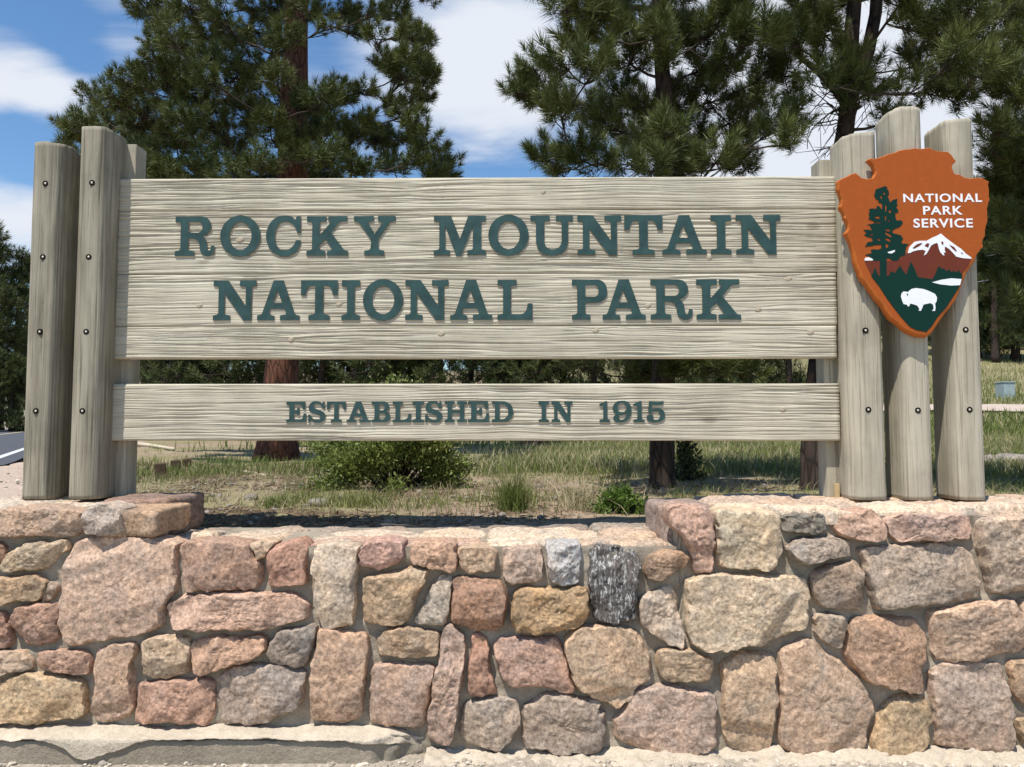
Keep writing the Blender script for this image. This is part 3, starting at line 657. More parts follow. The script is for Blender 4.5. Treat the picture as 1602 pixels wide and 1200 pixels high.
# round log posts
WC = -.015
WF_ = -.127
def proj(u, w, v):
    p = SO + UA * u + WA * w + np.array([0, 0, v]) - np.array([0, 0, CAMZ])
    c = math.cos(PITCH); sn = math.sin(PITCH); dep = p[1] * c + p[2] * sn
    return 801 + F * p[0] / dep, 600 - F * (-p[1] * sn + p[2] * c) / dep
def sq(th, hw, hd, k=3.4):
    c, s_ = np.cos(th), np.sin(th); return hw * np.sign(c) * np.abs(c) ** (2 / k), hd * np.sign(s_) * np.abs(s_) ** (2 / k)
def post(pxl_b, pxr_b, yb, pxtop, ytop, mat, seed, slope=0.0, HD=.112):
    WC = WF_ + HD
    hw = .095; zt = S(pxtop, ytop, WC - HD)[2]; zb = .006; uc = (S(pxl_b, yb, WC)[0] + S(pxr_b, yb, WC)[0]) / 2
    for _ in range(12):
        xx, yy = sq(np.linspace(0, 2 * math.pi, 90), hw, HD); px = [proj(uc + a, WC + b, zb)[0] for a, b in zip(xx, yy)]
        l, r = min(px), max(px); uc += ((pxl_b + pxr_b) - (l + r)) / 2 * D0 / F; hw += ((pxr_b - pxl_b) - (r - l)) / 2 * D0 / F * .8
    n = 120; m = int((zt - zb) / .02); th = np.arange(n) * 2 * math.pi / n; zz = np.linspace(zb, zt, m)
    T, Z = np.meshgrid(th, zz, indexing='xy')
    X, Y = sq(T, hw, HD); rr = np.hypot(X, Y); ct, st = X / rr, Y / rr; q = np.stack([X * 10, Y * 10, Z * .35], -1) + seed * 5.1
    dr = .0016 * fbm(q * np.array([14, 14, 1.0]), 2, seed) + .004 * vn(q * np.array([1.6, 1.6, 1.6]), seed + 3)
    rg2 = np.random.default_rng(seed)
    for k in range(12):
        a = rg2.uniform(math.pi * 1.05, math.pi * 1.95); z0, z1 = sorted(rg2.uniform(0, zt, 2)); wob = .05 * np.sin(Z * 3 + k)
        dth = np.abs((T - a - wob + math.pi) % (2 * math.pi) - math.pi)
        dr = dr - .007 * np.exp(-(dth / .016) ** 2) * sst(z0 - .1, z0 + .1, Z) * sst(z1 + .1, z1 - .1, Z)
    X = X + dr * ct; Yq = Y + dr * st
    tp = sst(zt - .03, zt, Z); Z2 = Z + tp * (slope * X + .006 * fbm(q * 2.2, 2, seed + 7))
    V = np.stack([X, Yq, Z2], -1).reshape(-1, 3); Fc = grid_faces(m, n, True).tolist()
    base = len(V); top = V[-n:]; rings = [.94, .6, .3]
    for i, k in enumerate(rings):
        t = top.copy(); t[:, :2] *= k; t[:, 2] += .003; V = np.vstack([V, t])
        b0 = (m - 1) * n if i == 0 else base + (i - 1) * n; b1 = base + i * n
        Fc += [[b0 + j, b0 + (j + 1) % n, b1 + (j + 1) % n, b1 + j] for j in range(n)]
    Fc.append([base + (len(rings) - 1) * n + j for j in range(n)]); Fc.append(list(range(n))[::-1])
    return link_mesh('post', V, Fc, mat, sign, True, (uc, WC, 0)), uc, WC, V
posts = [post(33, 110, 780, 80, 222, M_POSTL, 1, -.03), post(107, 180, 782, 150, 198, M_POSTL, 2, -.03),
         post(1312, 1386, 783, 1342, 207, M_POST, 3, .10, .125), post(1387, 1460, 783, 1420, 167, M_POST, 4, .02, .128), post(1465, 1541, 783, 1500, 185, M_POST, 5, .02, .128)]
def bolt(pi, px, py):
    o, uc, WC, V0 = posts[pi]; p = S(px, py, WF_); dd_ = np.hypot(V0[:, 0] + uc - p[0], V0[:, 2] - p[2]) + (V0[:, 1] > 0) * 9; p[1] = np.sort(V0[np.argsort(dd_)[:10], 1])[2] + WC - .0005; rot = Vector((0, -1, 0)).to_track_quat('Z', 'Y')
    def lathe(name, prof, m, k=20):
        th = np.arange(k) * 2 * math.pi / k
        V = np.array([[r * math.cos(x), r * math.sin(x), z] for r, z in prof for x in th]); Fc = grid_faces(len(prof), k, True).tolist()
        Fc.append([(len(prof) - 1) * k + j for j in range(k)])
        q = link_mesh(name, V, Fc, m, o, True); q.location = tuple(p - np.array([uc, WC, 0])); q.rotation_mode = 'QUATERNION'; q.rotation_quaternion = rot
    lathe('hole_shade_ring', [(.0142, -.02), (.0142, .0008), (.0136, .0013), (.0110, .0008), (.009, .0004)], M_DARK)  # black ring on the surface, painted shade of the counterbored hole around the bolt
    lathe('bolt', [(.0056, -.004), (.0056, .0014), (.0048, .0026), (.0025, .0034)], M_STEEL)
for i, lst in enumerate([[(71, 287), (67, 402), (62, 519), (56, 643)], [(144, 286), (139, 402), (135, 519), (129, 643)], [(1354, 517), (1358.5, 641)], [(1436, 642)], [(1510.5, 516), (1516.5, 641)]]):
    for x, y in lst: bolt(i, x, y)
for (a, b, t) in [(S(186, 250, .056)[0], S(213, 250, .056)[0], S(205, 226, .06)[2]), (S(1281, 255, .056)[0], S(1304, 255, .056)[0], S(1290, 250, .06)[2])]:
    box('back_post', (a, .056, .004), (b, .165, t), M_POST, sign, .004)
box('shim', (S(1304, 760, .05)[0], .03, .002), (S(1311, 760, .05)[0], .05, .075), M_RAW, sign, .002)
box('back_post', (S(1304.5, 760, .06)[0] + .006, .056, .004), (S(1304.5, 760, .06)[0] + .10, .165, 1.2), M_POST, sign, .004)
box('back_post', (S(186, 250, .056)[0] - .13, .056, .004), (S(186, 250, .056)[0] - .005, .165, 1.2), M_POST, sign, .004)

# ------------------------------------------------------------------ raised letters
def ell(cx, cy, rx, ry, n=40): return [(cx + rx * math.cos(2 * math.pi * i / n), cy + ry * math.sin(2 * math.pi * i / n)) for i in range(n)]
GL = {
'I': [[(0,0),(.5,0),(.5,.12),(.39,.14),(.355,.19),(.355,.79),(.39,.83),(.5,.85),(.5,1),(0,1),(0,.85),(.11,.83),(.15,.79),(.15,.19),(.11,.14),(0,.12)]],
'L': [[(0,0),(.88,0),(.88,.41),(.76,.41),(.745,.3),(.70,.2),(.62,.145),(.5,.13),(.34,.13),(.34,.81),(.38,.85),(.48,.86),(.48,1),(0,1),(0,.86),(.10,.85),(.14,.81),(.14,.18),(.10,.14),(0,.12)]],
'A': [[(0,0),(.445,0),(.445,.11),(.34,.13),(.31,.17),(.345,.28),(.715,.28),(.755,.17),(.74,.14),(.595,.12),(.595,0),(1.10,0),(1.10,.12),(1.02,.13),(.975,.18),(.68,1),(.415,1),(.13,.18),(.08,.13),(0,.12)],[(.405,.43),(.645,.43),(.525,.74)]],
'N': [[(0,0),(.44,0),(.44,.12),(.33,.14),(.295,.18),(.295,.66),(.79,-.01),(.99,-.01),(.99,.81),(1.02,.85),(1.10,.86),(1.10,1),(.68,1),(.68,.86),(.80,.85),(.835,.81),(.835,.37),(.385,1),(0,1),(0,.86),(.09,.85),(.135,.81),(.135,.18),(.10,.14),(0,.12)]],
'T': [[(.2,0),(.73,0),(.73,.12),(.61,.14),(.57,.18),(.57,.86),(.66,.86),(.74,.82),(.78,.76),(.81,.62),(.93,.62),(.93,1),(0,1),(0,.62),(.12,.62),(.15,.76),(.19,.82),(.27,.86),(.36,.86),(.36,.18),(.32,.14),(.2,.12)]],
'O': [ell(.52,.5,.52,.525,56), ell(.525,.5,.285,.35,44)],
'C': [[(.89,1.0),(.89,.57),(.80,.57),(.76,.70),(.69,.79),(.58,.85),(.48,.86),(.36,.82),(.28,.72),(.235,.6),(.23,.5),(.24,.37),(.29,.25),(.37,.17),(.48,.14),(.60,.17),(.70,.25),(.75,.33),(.77,.39),(.89,.39),(.88,.28),(.83,.16),(.74,.06),(.62,0),(.48,-.02),(.32,.01),(.17,.1),(.06,.25),(0,.5),(.05,.73),(.15,.89),(.3,.99),(.45,1.02),(.58,1.01),(.68,.97),(.75,.91),(.78,1.0)]],
'K': [[(0,0),(.48,0),(.48,.12),(.38,.14),(.335,.18),(.335,.27),(.49,.41),(.66,.17),(.64,.14),(.53,.12),(.53,0),(1.07,0),(1.07,.12),(1.0,.13),(.95,.17),(.63,.58),(.83,.83),(.93,.86),(1.04,.87),(1.04,1),(.55,1),(.55,.87),(.60,.86),(.60,.82),(.335,.52),(.335,.81),(.38,.85),(.5,.86),(.5,1),(0,1),(0,.86),(.1,.85),(.14,.81),(.14,.18),(.10,.14),(0,.12)]],
'Y': [[(.275,0),(.785,0),(.785,.12),(.69,.14),(.645,.18),(.645,.42),(.93,.83),(1.0,.86),(1.07,.87),(1.07,1),(.62,1),(.62,.87),(.71,.85),(.72,.81),(.54,.55),(.375,.81),(.39,.85),(.51,.87),(.51,1),(0,1),(0,.87),(.07,.86),(.13,.83),(.43,.42),(.43,.18),(.39,.14),(.275,.12)]],
'M': [[(0,0),(.41,0),(.41,.12),(.32,.14),(.29,.18),(.29,.75),(.575,-.02),(.70,-.02),(1.0,.75),(1.0,.18),(.97,.14),(.86,.12),(.86,0),(1.33,0),(1.33,.12),(1.25,.14),(1.21,.18),(1.21,.81),(1.25,.85),(1.33,.86),(1.33,1),(.88,1),(.67,.42),(.44,1),(0,1),(0,.86),(.1,.85),(.14,.81),(.14,.18),(.1,.14),(0,.12)]],
'U': [[(0,1),(0,.86),(.1,.85),(.14,.81),(.14,.35),(.17,.2),(.25,.07),(.38,0),(.53,-.02),(.7,0),(.83,.07),(.91,.2),(.94,.35),(.94,.81),(.97,.85),(1.06,.86),(1.06,1),(.64,1),(.64,.86),(.74,.85),(.78,.81),(.78,.37),(.75,.25),(.68,.17),(.57,.14),(.46,.16),(.38,.23),(.345,.37),(.345,.81),(.38,.85),(.48,.86),(.48,1)]],
'R': [[(0,0),(.5,0),(.5,.12),(.39,.14),(.345,.18),(.345,.44),(.5,.43),(.58,.39),(.63,.30),(.645,.18),(.68,.08),(.76,.01),(.87,-.01),(.96,.02),(1.02,.1),(1.03,.25),(.94,.26),(.92,.16),(.885,.13),(.845,.17),(.83,.3),(.80,.40),(.74,.48),(.70,.5),(.80,.54),(.87,.6),(.92,.69),(.92,.80),(.87,.91),(.78,.98),(.65,1),(0,1),(0,.86),(.09,.85),(.14,.81),(.14,.18),(.10,.14),(0,.12)],[(.345,.59),(.345,.86),(.58,.86),(.66,.83),(.70,.76),(.69,.67),(.63,.6),(.52,.59)]],
'P': [[(0,0),(.45,0),(.45,.12),(.36,.14),(.325,.18),(.325,.42),(.62,.42),(.76,.47),(.85,.57),(.87,.7),(.85,.84),(.77,.95),(.64,1),(0,1),(0,.86),(.09,.85),(.13,.81),(.13,.18),(.09,.14),(0,.12)],[(.325,.57),(.325,.86),(.55,.86),(.63,.82),(.66,.71),(.63,.61),(.55,.57)]],
'E': [[(0,0),(.93,0),(.93,.42),(.81,.42),(.78,.25),(.70,.16),(.58,.14),(.36,.14),(.36,.43),(.46,.43),(.5,.4),(.52,.33),(.61,.33),(.61,.7),(.52,.7),(.5,.62),(.46,.57),(.36,.57),(.36,.86),(.58,.86),(.68,.83),(.74,.75),(.77,.62),(.88,.62),(.88,1),(0,1),(0,.87),(.1,.86),(.14,.82),(.14,.18),(.1,.14),(0,.13)]],
'S': [[(.80,1.0),(.80,.66),(.69,.66),(.65,.77),(.56,.86),(.42,.88),(.30,.85),(.25,.77),(.29,.69),(.42,.63),(.62,.56),(.76,.48),(.84,.36),(.84,.22),(.77,.08),(.62,-.01),(.45,-.02),(.32,0),(.2,.06),(.13,.12),(.11,0),(0,0),(0,.37),(.12,.37),(.17,.24),(.28,.15),(.43,.12),(.56,.15),(.61,.23),(.57,.31),(.45,.37),(.25,.43),(.1,.51),(.02,.63),(.03,.79),(.11,.93),(.25,1.01),(.42,1.02),(.55,1.0),(.65,.94),(.69,.90),(.71,1.0)]],
'B': [[(0,0),(.62,0),(.77,.04),(.86,.14),(.88,.27),(.85,.4),(.77,.48),(.68,.52),(.77,.57),(.82,.65),(.83,.76),(.80,.88),(.72,.96),(.58,1),(0,1),(0,.87),(.1,.86),(.14,.82),(.14,.18),(.1,.14),(0,.13)],[(.35,.14),(.35,.43),(.54,.43),(.62,.4),(.66,.29),(.62,.17),(.54,.14)],[(.35,.57),(.35,.86),(.52,.86),(.59,.82),(.62,.72),(.59,.61),(.52,.57)]],
'H': [[(0,0),(.48,0),(.48,.12),(.38,.14),(.345,.18),(.345,.43),(.755,.43),(.755,.18),(.72,.14),(.62,.12),(.62,0),(1.1,0),(1.1,.12),(1,.14),(.96,.18),(.96,.82),(1,.86),(1.1,.88),(1.1,1),(.62,1),(.62,.88),(.72,.86),(.755,.82),(.755,.57),(.345,.57),(.345,.82),(.38,.86),(.48,.88),(.48,1),(0,1),(0,.88),(.1,.86),(.14,.82),(.14,.18),(.1,.14),(0,.12)]],
'D': [[(0,0),(.52,0),(.72,.05),(.88,.16),(.97,.33),(1,.5),(.97,.67),(.88,.84),(.72,.95),(.52,1),(0,1),(0,.87),(.1,.86),(.14,.82),(.14,.18),(.1,.14),(0,.13)],[(.35,.14),(.35,.86),(.5,.86),(.64,.8),(.74,.67),(.77,.5),(.74,.33),(.64,.2),(.5,.14)]],
'1': [[(0,0),(.55,0),(.55,.12),(.45,.14),(.41,.18),(.41,1),(.3,1),(.2,.93),(0,.87),(0,.77),(.2,.77),(.2,.18),(.15,.14),(0,.12)]],
'9': [[(.03,.25),(.04,.12),(.14,.02),(.3,-.02),(.5,0),(.68,.1),(.8,.28),(.85,.52),(.83,.75),(.74,.92),(.6,1),(.42,1.02),(.22,.99),(.08,.88),(0,.7),(.03,.52),(.12,.4),(.27,.34),(.42,.34),(.55,.39),(.63,.46),(.6,.3),(.54,.18),(.42,.11),(.32,.12),(.28,.17),(.3,.25),(.24,.33),(.13,.34)], ell(.42,.68,.2,.22,30)],
'5': [[(0,.3),(0,.14),(.1,.04),(.25,-.02),(.45,-.02),(.66,.03),(.8,.15),(.85,.32),(.81,.5),(.69,.62),(.52,.66),(.36,.64),(.24,.58),(.25,.82),(.55,.8),(.75,.84),(.8,1),(.6,.98),(.3,.99),(.1,1),(.07,.42),(.2,.42),(.3,.51),(.42,.54),(.55,.5),(.61,.4),(.62,.28),(.57,.16),(.45,.1),(.34,.11),(.3,.16),(.31,.25),(.26,.33),(.13,.36)]],
}
def smooth_poly(p):
    p = [np.array(a, float) for a in p]; n = len(p); ang = []
    for i in range(n):
        a = p[i] - p[i - 1]; b = p[(i + 1) % n] - p[i]
        ang.append(abs(math.atan2(a[0] * b[1] - a[1] * b[0], a @ b)))
    out = []
    for i in range(n):
        j = (i + 1) % n; out.append(p[i])
        L = np.linalg.norm(p[j] - p[i])
        if ang[i] < R(55) and ang[j] < R(55) and L < .3 and (ang[i] > .02 or ang[j] > .02):
            p0, p1, p2, p3 = p[i - 1], p[i], p[j], p[(j + 1) % n]
            m1 = (p2 - p0); m2 = (p3 - p1)
            m1 = m1 / (np.linalg.norm(m1) + 1e-9) * L; m2 = m2 / (np.linalg.norm(m2) + 1e-9) * L
            for t in (.25, .5, .75):
                out.append((2*t**3-3*t*t+1)*p1 + (t**3-2*t*t+t)*m1 + (-2*t**3+3*t*t)*p2 + (t**3-t*t)*m2)
    return out
def prism(name, polys, w_front, thick, m, parent, side=None, bev=0, loc=(0, 0, 0)):
    """polys in local (u,z); filled with holes and extruded from w_front backwards by thick."""
    cu = bpy.data.curves.new(name, 'CURVE'); cu.dimensions = '2D'; cu.fill_mode = 'BOTH'; cu.extrude = thick / 2 - bev; cu.bevel_depth = bev; cu.bevel_resolution = 1; cu.offset = -bev
    for pl in polys:
        sp = cu.splines.new('POLY'); sp.points.add(len(pl) - 1); sp.use_cyclic_u = True
        for q, (a, b) in zip(sp.points, pl): q.co = (a, b, 0, 1)
    t = bpy.data.objects.new('t', cu); COL.objects.link(t); bpy.context.view_layer.update()
    me = bpy.data.meshes.new_from_object(t.evaluated_get(bpy.context.evaluated_depsgraph_get())); bpy.data.objects.remove(t); bpy.data.curves.remove(cu)
    me.transform(Matrix.Rotation(R(90), 4, 'X')); me.transform(Matrix.Translation((0, w_front + thick / 2, 0)))
    me.materials.clear(); me.materials.append(m)
    if side:
        me.materials.append(side)
        for f in me.polygons: f.material_index = 0 if f.normal.y < -.5 else 1
    me.name = name; o = bpy.data.objects.new(name, me); COL.objects.link(o); o.parent = parent; o.location = loc
    return o
def letter(ch, xl, xr, yt, yb):
    a = S(xl, yb, -.004); b = S(xr, yt, -.004); polys = [smooth_poly(p) for p in GL[ch]]
    w = max(q[0] for q in polys[0]) - min(q[0] for q in polys[0]); x0 = min(q[0] for q in polys[0])
    sx = (b[0] - a[0]) / w; sz = b[2] - a[2]
    pl = [[((q[0] - x0) * sx, q[1] * sz) for q in p] for p in polys]
    prism('letter', pl, -.004, .010, M_TEAL, sign, M_LSIDE, 0, (a[0], 0, a[2]))
M_LSIDE = mk_simple('letter_edge_wood', (.26, .19, .115), .85, .2, 30, .25)
for ln, top, base, (xa, xb) in [
  ([('R',273.1,337),('O',343.6,408),('C',415.4,470.8),('K',479.3,545),('Y',553,618.7),('M',678.5,760),('O',763.9,827),('U',829.8,896),('N',903.6,971.7),('T',977,1036),('A',1036.4,1104.5),('I',1112.4,1143.2),('N',1152,1220.5)], (338.7,336), (400.6,397.8), (273,1220)),
  ([('N',332.8,401),('A',402,469.2),('T',470,528.4),('I',534,563.2),('O',567.4,630.9),('N',633.7,701.5),('A',704.2,770),('L',778.3,832.8),('P',895,949.6),('A',942.9,1009.4),('R',1018.2,1083),('K',1090,1158.2)], (438.7,436.8), (501,499.8), (332,1158)),
  ([('E',447.5,479.3),('S',482,509.4),('T',511,541),('A',542,579.5),('B',581,610.4),('L',614,643),('I',645,663),('S',665,692),('H',695.6,730.3),('E',732,765),('D',769.5,803),('I',842.6,858.4),('N',863,895.2),('1',938,954),('9',958.7,987.7),('1',991,1008),('5',1012,1040)], (628.3,627.4), (660.6,660.2), (447,1040))]:
    for ch, xl, xr in ln:
        t = ((xl + xr) / 2 - xa) / (xb - xa); letter(ch, xl, xr, top[0] + (top[1] - top[0]) * t, base[0] + (base[1] - base[0]) * t)

# ------------------------------------------------------------------ arrowhead plaque
M_KNOT = mk_simple('knot_wood', (.40, .34, .25), .8, .2, 60, .35)
for kx, ky in [(1234, 436), (1186, 484), (932, 517), (1014, 478), (455, 531), (1020, 341), (375, 375), (530, 476), (1268, 520), (312, 478), (690, 522), (1110, 402), (850, 300), (560, 655), (1225, 640)]:
    p = S(kx, ky, 0.); th = np.linspace(0, 2 * math.pi, 18, endpoint=False); rgk = np.random.default_rng(kx); a_, b_ = rgk.uniform(.011, .018), rgk.uniform(.008, .012); rows_ = []
    for r_, w_ in [(1.25, .004), (1.05, .0018), (.92, -.0004), (.6, -.0014), (.2, -.0010)]: rows_.append(np.stack([a_ * r_ * np.cos(th), np.full(18, w_), b_ * r_ * np.sin(th) + .002 * np.cos(th)], 1))
    link_mesh('knot', np.vstack(rows_), grid_faces(5, 18, True).tolist() + [[72 + j for j in range(18)]], M_KNOT, sign, True, tuple(p))
WB = WF_ - .016; WF = WB - .034            # back and front of the plaque
cen = S(1432, 380, WF)
plaque = tag(empty('arrowhead_plaque', SO + UA * cen[0] + WA * WF + np.array([0, 0, cen[2]]), KA), 'orange arrowhead plaque with white bison and green tree mounted on the log posts', 'plaque')
def A(px, py):
    p = S(px, py, WF) - cen; return (p[0], p[2])
OUT = [(1358.5,247),(1358.6,251),(1367,258),(1370,270),(1366,277.5),(1357.5,279.5),(1350,278),(1343,272.5),(1338.5,270),(1330,272),(1322,277),(1312,281.5),(1310.8,289),(1311,297),(1314.7,304),(1317,312),(1316.5,318.5),(1314.2,322.7),(1318,331),(1322.5,337.5),(1321,340),(1326,349),(1327,358),(1321.5,365.5),(1326,370),(1331,382),(1335,394.5),(1336.5,411),(1342.5,424.5),(1345.5,435),(1354.5,445.5),(1362,456),(1369.5,466.5),(1378.5,477),(1384.5,486),(1392,498),(1404,507),(1416,517.5),(1431,525),(1450,527.4),(1457.5,522.6),(1468.6,508.4),(1478,492.5),(1488,481),(1495.5,472),(1501,461),(1505,451),(1508,442),(1513,429),(1519,418),(1527,408.6),(1530.4,399),(1535,391),(1539.9,386.4),(1538,378),(1541.5,370),(1543,356),(1546.5,340),(1545,327),(1548.6,312),(1548.4,298),(1547.5,283),(1538,278),(1526,277.5),(1515,278.5),(1507,275.5),(1502,272),(1494,271.5),(1490,263),(1491.5,258),(1496.5,252),(1490,243),(1484,236.5),(1466,235.5),(1454.5,230),(1444,232),(1430,231.5),(1415,233),(1403,236),(1390,240.5),(1378,245),(1368,247.5)]
def plaque_body():
    p = np.array([A(*q) for q in OUT]); n0 = len(p)
    q = np.vstack([p, p[:1]]); pts = []
    for i in range(n0):
        for t in (0, .33, .66): pts.append(q[i] * (1 - t) + q[i + 1] * t)
    p = np.array(pts); n = len(p); p = p + .0012 * np.random.default_rng(3).normal(size=p.shape)
    if (p[:, 0] * np.roll(p[:, 1], -1) - np.roll(p[:, 0], -1) * p[:, 1]).sum() < 0: p = p[::-1]
    e = np.roll(p, -2, 0) - np.roll(p, 2, 0); nr = np.stack([e[:, 1], -e[:, 0]], 1); nr /= np.linalg.norm(nr, axis=1)[:, None]
    V = []; prof = [(-.003, .036), (.0, .031), (.0, .017), (-.002, .010), (-.006, .0042), (-.011, .0012), (-.016, 0)]
    wt_ = .32 + .68 * sst(.02, -.12, p[:, 1])
    for off, w in prof: V.append(np.stack([p[:, 0] + nr[:, 0] * off * wt_, np.full(n, w), p[:, 1] + nr[:, 1] * off * wt_], 1))
    V = np.vstack(V); k = len(prof); Fc = grid_faces(k, n, True)[:, ::-1].tolist(); nb = len(Fc)
    o = link_mesh('plate', V, Fc, M_ORANGE2, plaque, True)
    bm = bmesh.new(); bm.from_mesh(o.data); bm.verts.ensure_lookup_table()
    f1 = bm.faces.new([bm.verts[(k - 1) * n + j] for j in range(n)]); f1.material_index = 1; f1.smooth = False
    f2 = bm.faces.new([bm.verts[j] for j in range(n)]); bmesh.ops.recalc_face_normals(bm, faces=bm.faces[:])
    bmesh.ops.triangulate(bm, faces=[f1, f2]); bm.to_mesh(o.data); bm.free(); o.data.materials.append(M_ORANGE)
plaque_body()
def T3(l): return [(1330 + a / 8, 280 + b / 8) for a, b in l]
def T4(l): return [(1320 + a / 6.667, 360 + b / 6.667) for a, b in l]
def T5(l): return [(1410 + a / 6.314, 350 + b / 6.314) for a, b in l]
def art(name, polys, h, m, label=None):
    o = prism(name, [[A(*q) for q in p] for p in polys], -h, h + .001, m, plaque)
    if label: o['label'] = label
    return o
RIMR = [(1505,427.6),(1505,434),(1502,446.6),(1497,454.5),(1489,467),(1479.7,481.5),(1465.4,497.3),(1457.5,510),(1448.8,519.3)]
RIML = [(1434,516.5),(1423.5,511.5),(1410,496.5),(1398,481.5),(1386,465),(1375.5,448.5),(1362.8,432)]
art('mountain', [T5([(690,345),(660,420),(600,490)]) + [(1503,442),(1380,450),(1366,437)] + T4([(285,470),(215,325),(300,322),(450,320),(560,315),(600,300)]) + T5([(0,338),(60,288),(130,185),(250,172),(390,104),(470,168),(600,255)])], .0012, M_BROWN)
art('meadow', [RIMR + RIML + T4([(300,455),(325,390),(350,455),(362,478),(470,478),(485,440),(500,430),(530,450),(550,420),(585,370),(620,430),(650,465),(675,390),(700,330),(735,400),(770,490),(930,515)]) + T5([(305,550),(335,500),(360,430),(378,422),(395,450),(418,438),(440,470),(470,452),(495,480),(515,466),(545,482),(565,458),(585,490)])], .0024, M_GREEN)
art('snow', [T5([(60,290),(80,230),(130,180),(180,170),(250,170),(300,140),(350,120),(390,98),(430,135),(470,165),(530,210),(590,250),(640,300),(690,335),(690,348),(600,340),(540,325),(500,280),(470,250),(430,225),(425,260),(435,285),(415,290),(425,315),(410,312),(385,285),(370,250),(360,205),(350,190),(320,200),(290,220),(270,260),(245,300),(220,315),(240,270),(210,258),(160,262),(110,275),(85,290)])], .0024, M_WHITE)
art('snow', [T4([(215,318),(222,290),(255,283),(285,293),(312,312),(300,318)])], .0015, M_WHITE)
art('snow', [T4([(450,238),(465,215),(535,200),(545,215),(500,245)])], .0015, M_WHITE)
for l in ([(108,242),(150,205),(190,192),(205,198),(170,225),(125,248)], [(225,222),(250,195),(275,198),(262,240),(245,228)], [(390,180),(412,178),(412,212),(398,205)], [(470,208),(520,232),(548,275),(530,272),(495,240)], [(583,285),(605,290),(600,305)]):
    art('rock_streak', [T5(l)], .0032, M_BROWN)
TREE = [(370,1215),(370,1022),(270,1027),(290,1010),(230,965),(185,950),(240,935),(270,930),(255,890),(290,880),(350,885),(388,870),(388,822),(300,830),(250,840),(185,850),(220,790),(280,785),(275,740),(215,725),(175,705),(205,675),(165,640),(240,635),(275,650),(250,600),(250,582),(210,575),(260,563),(295,558),(300,532),(230,505),(240,470),(230,440),(245,410),(235,380),(270,370),(325,375),(335,340),(360,340),(385,375),(400,380),(398,310),(350,295),(355,265),(320,255),(300,210),(310,170),(320,130),(370,115),(430,90),(465,105),(455,120),(480,150),(485,190),(465,220),(480,245),(500,295),(540,260),(590,250),(580,300),(595,330),(570,350),(600,390),(600,420),(560,430),(570,500),(580,520),(640,520),(660,550),(620,600),(570,620),(530,640),(530,680),(580,690),(640,710),(660,750),(640,780),(650,810),(730,815),(700,850),(690,900),(690,950),(640,970),(610,1000),(600,1020),(540,1030),(510,1010),(490,995),(455,995),(455,1215)]
HOLES = [[(310,480),(340,465),(370,480),(365,495),(320,495)],[(308,547),(380,542),(375,555),(312,558)],[(437,325),(455,340),(450,400),(438,415)],[(435,460),(450,470),(445,520),(435,515)],[(445,630),(500,635),(495,655),(445,650)],[(442,668),(490,690),(520,720),(505,730),(442,692)],[(442,742),(480,747),(510,780),(495,785),(447,765)],[(442,812),(475,822),(470,860),(447,860)],[(245,702),(290,687),(280,705),(250,715)],[(345,747),(380,760),(365,775),(347,767)],[(470,915),(555,890),(555,915),(510,935),(480,930)],[(480,395),(510,390),(510,420),(485,425)],[(412,175),(430,165),(438,190),(420,200)],[(470,520),(495,516),(495,530),(472,533)],[(375,210),(395,215),(395,250),(382,248)]]
art('tree_emblem', [T3(TREE)] + [T3([(cx_ + (a - cx_) * 1.1, cy_ + (b - cy_) * 1.1) for a, b in h]) for h in HOLES for cx_, cy_ in [np.mean(np.array(h), 0)]], .0019, M_GREEN)
art('lake', [T5([(300,580),(390,555),(490,540),(592,548),(577,608),(490,612),(380,600)])], .0034, M_WHITE)
art('bison', [T5([(0,690),(20,670),(65,675),(82,658),(100,645),(140,637),(210,645),(250,658),(290,675),(330,695),(350,730),(345,770),(330,790),(335,830),(330,862),(300,862),(318,840),(310,800),(285,785),(260,790),(215,800),(205,830),(190,862),(165,858),(178,845),(155,810),(110,795),(85,790),(75,815),(65,820),(50,800),(20,795),(5,760),(-6,720)])], .0034, M_WHITE)
art('bison_eye', [T5([(50,695),(58,690),(64,700),(62,712),(54,712)])], .0042, M_GREEN)
def plaque_text(txt, x0, x1, yt, yb):
    a = A(x0, yb); b = A(x1, yt)
    cu = bpy.data.curves.new('txt', 'FONT'); cu.body = txt; cu.size = .05; cu.space_character = 1.12; cu.extrude = .001; cu.offset = .0009; cu.resolution_u = 6
    t = bpy.data.objects.new('t', cu); COL.objects.link(t); bpy.context.view_layer.update()
    me = bpy.data.meshes.new_from_object(t.evaluated_get(bpy.context.evaluated_depsgraph_get())); bpy.data.objects.remove(t); bpy.data.curves.remove(cu)
    V = np.array([v.co[:] for v in me.vertices]); lo = V.min(0); hi = V.max(0)
    sx = (b[0] - a[0]) / (hi[0] - lo[0]); sz = (b[1] - a[1]) / (hi[1] - lo[1])
    me.transform(Matrix.Translation(-Vector(lo))); me.transform(Matrix.Diagonal((sx, sz, 1, 1))); me.transform(Matrix.Rotation(R(90), 4, 'X')); me.transform(Matrix.Translation((0, 0, 0)))
    ys = [v.co.y for v in me.vertices]; me.transform(Matrix.Translation((0, -max(ys) + .0005, 0)))
    me.materials.clear(); me.materials.append(M_WHITE); me.name = 'lettering'
    o = bpy.data.objects.new('lettering', me); COL.objects.link(o); o.parent = plaque; o.location = (a[0], 0, a[1])
for a in [('NATIONAL', 1413.3, 1535.8, 302.8, 316.6), ('PARK', 1444.3, 1505.4, 322.2, 336), ('SERVICE', 1429.2, 1521.5, 341.8, 356.4)]: plaque_text(*a)

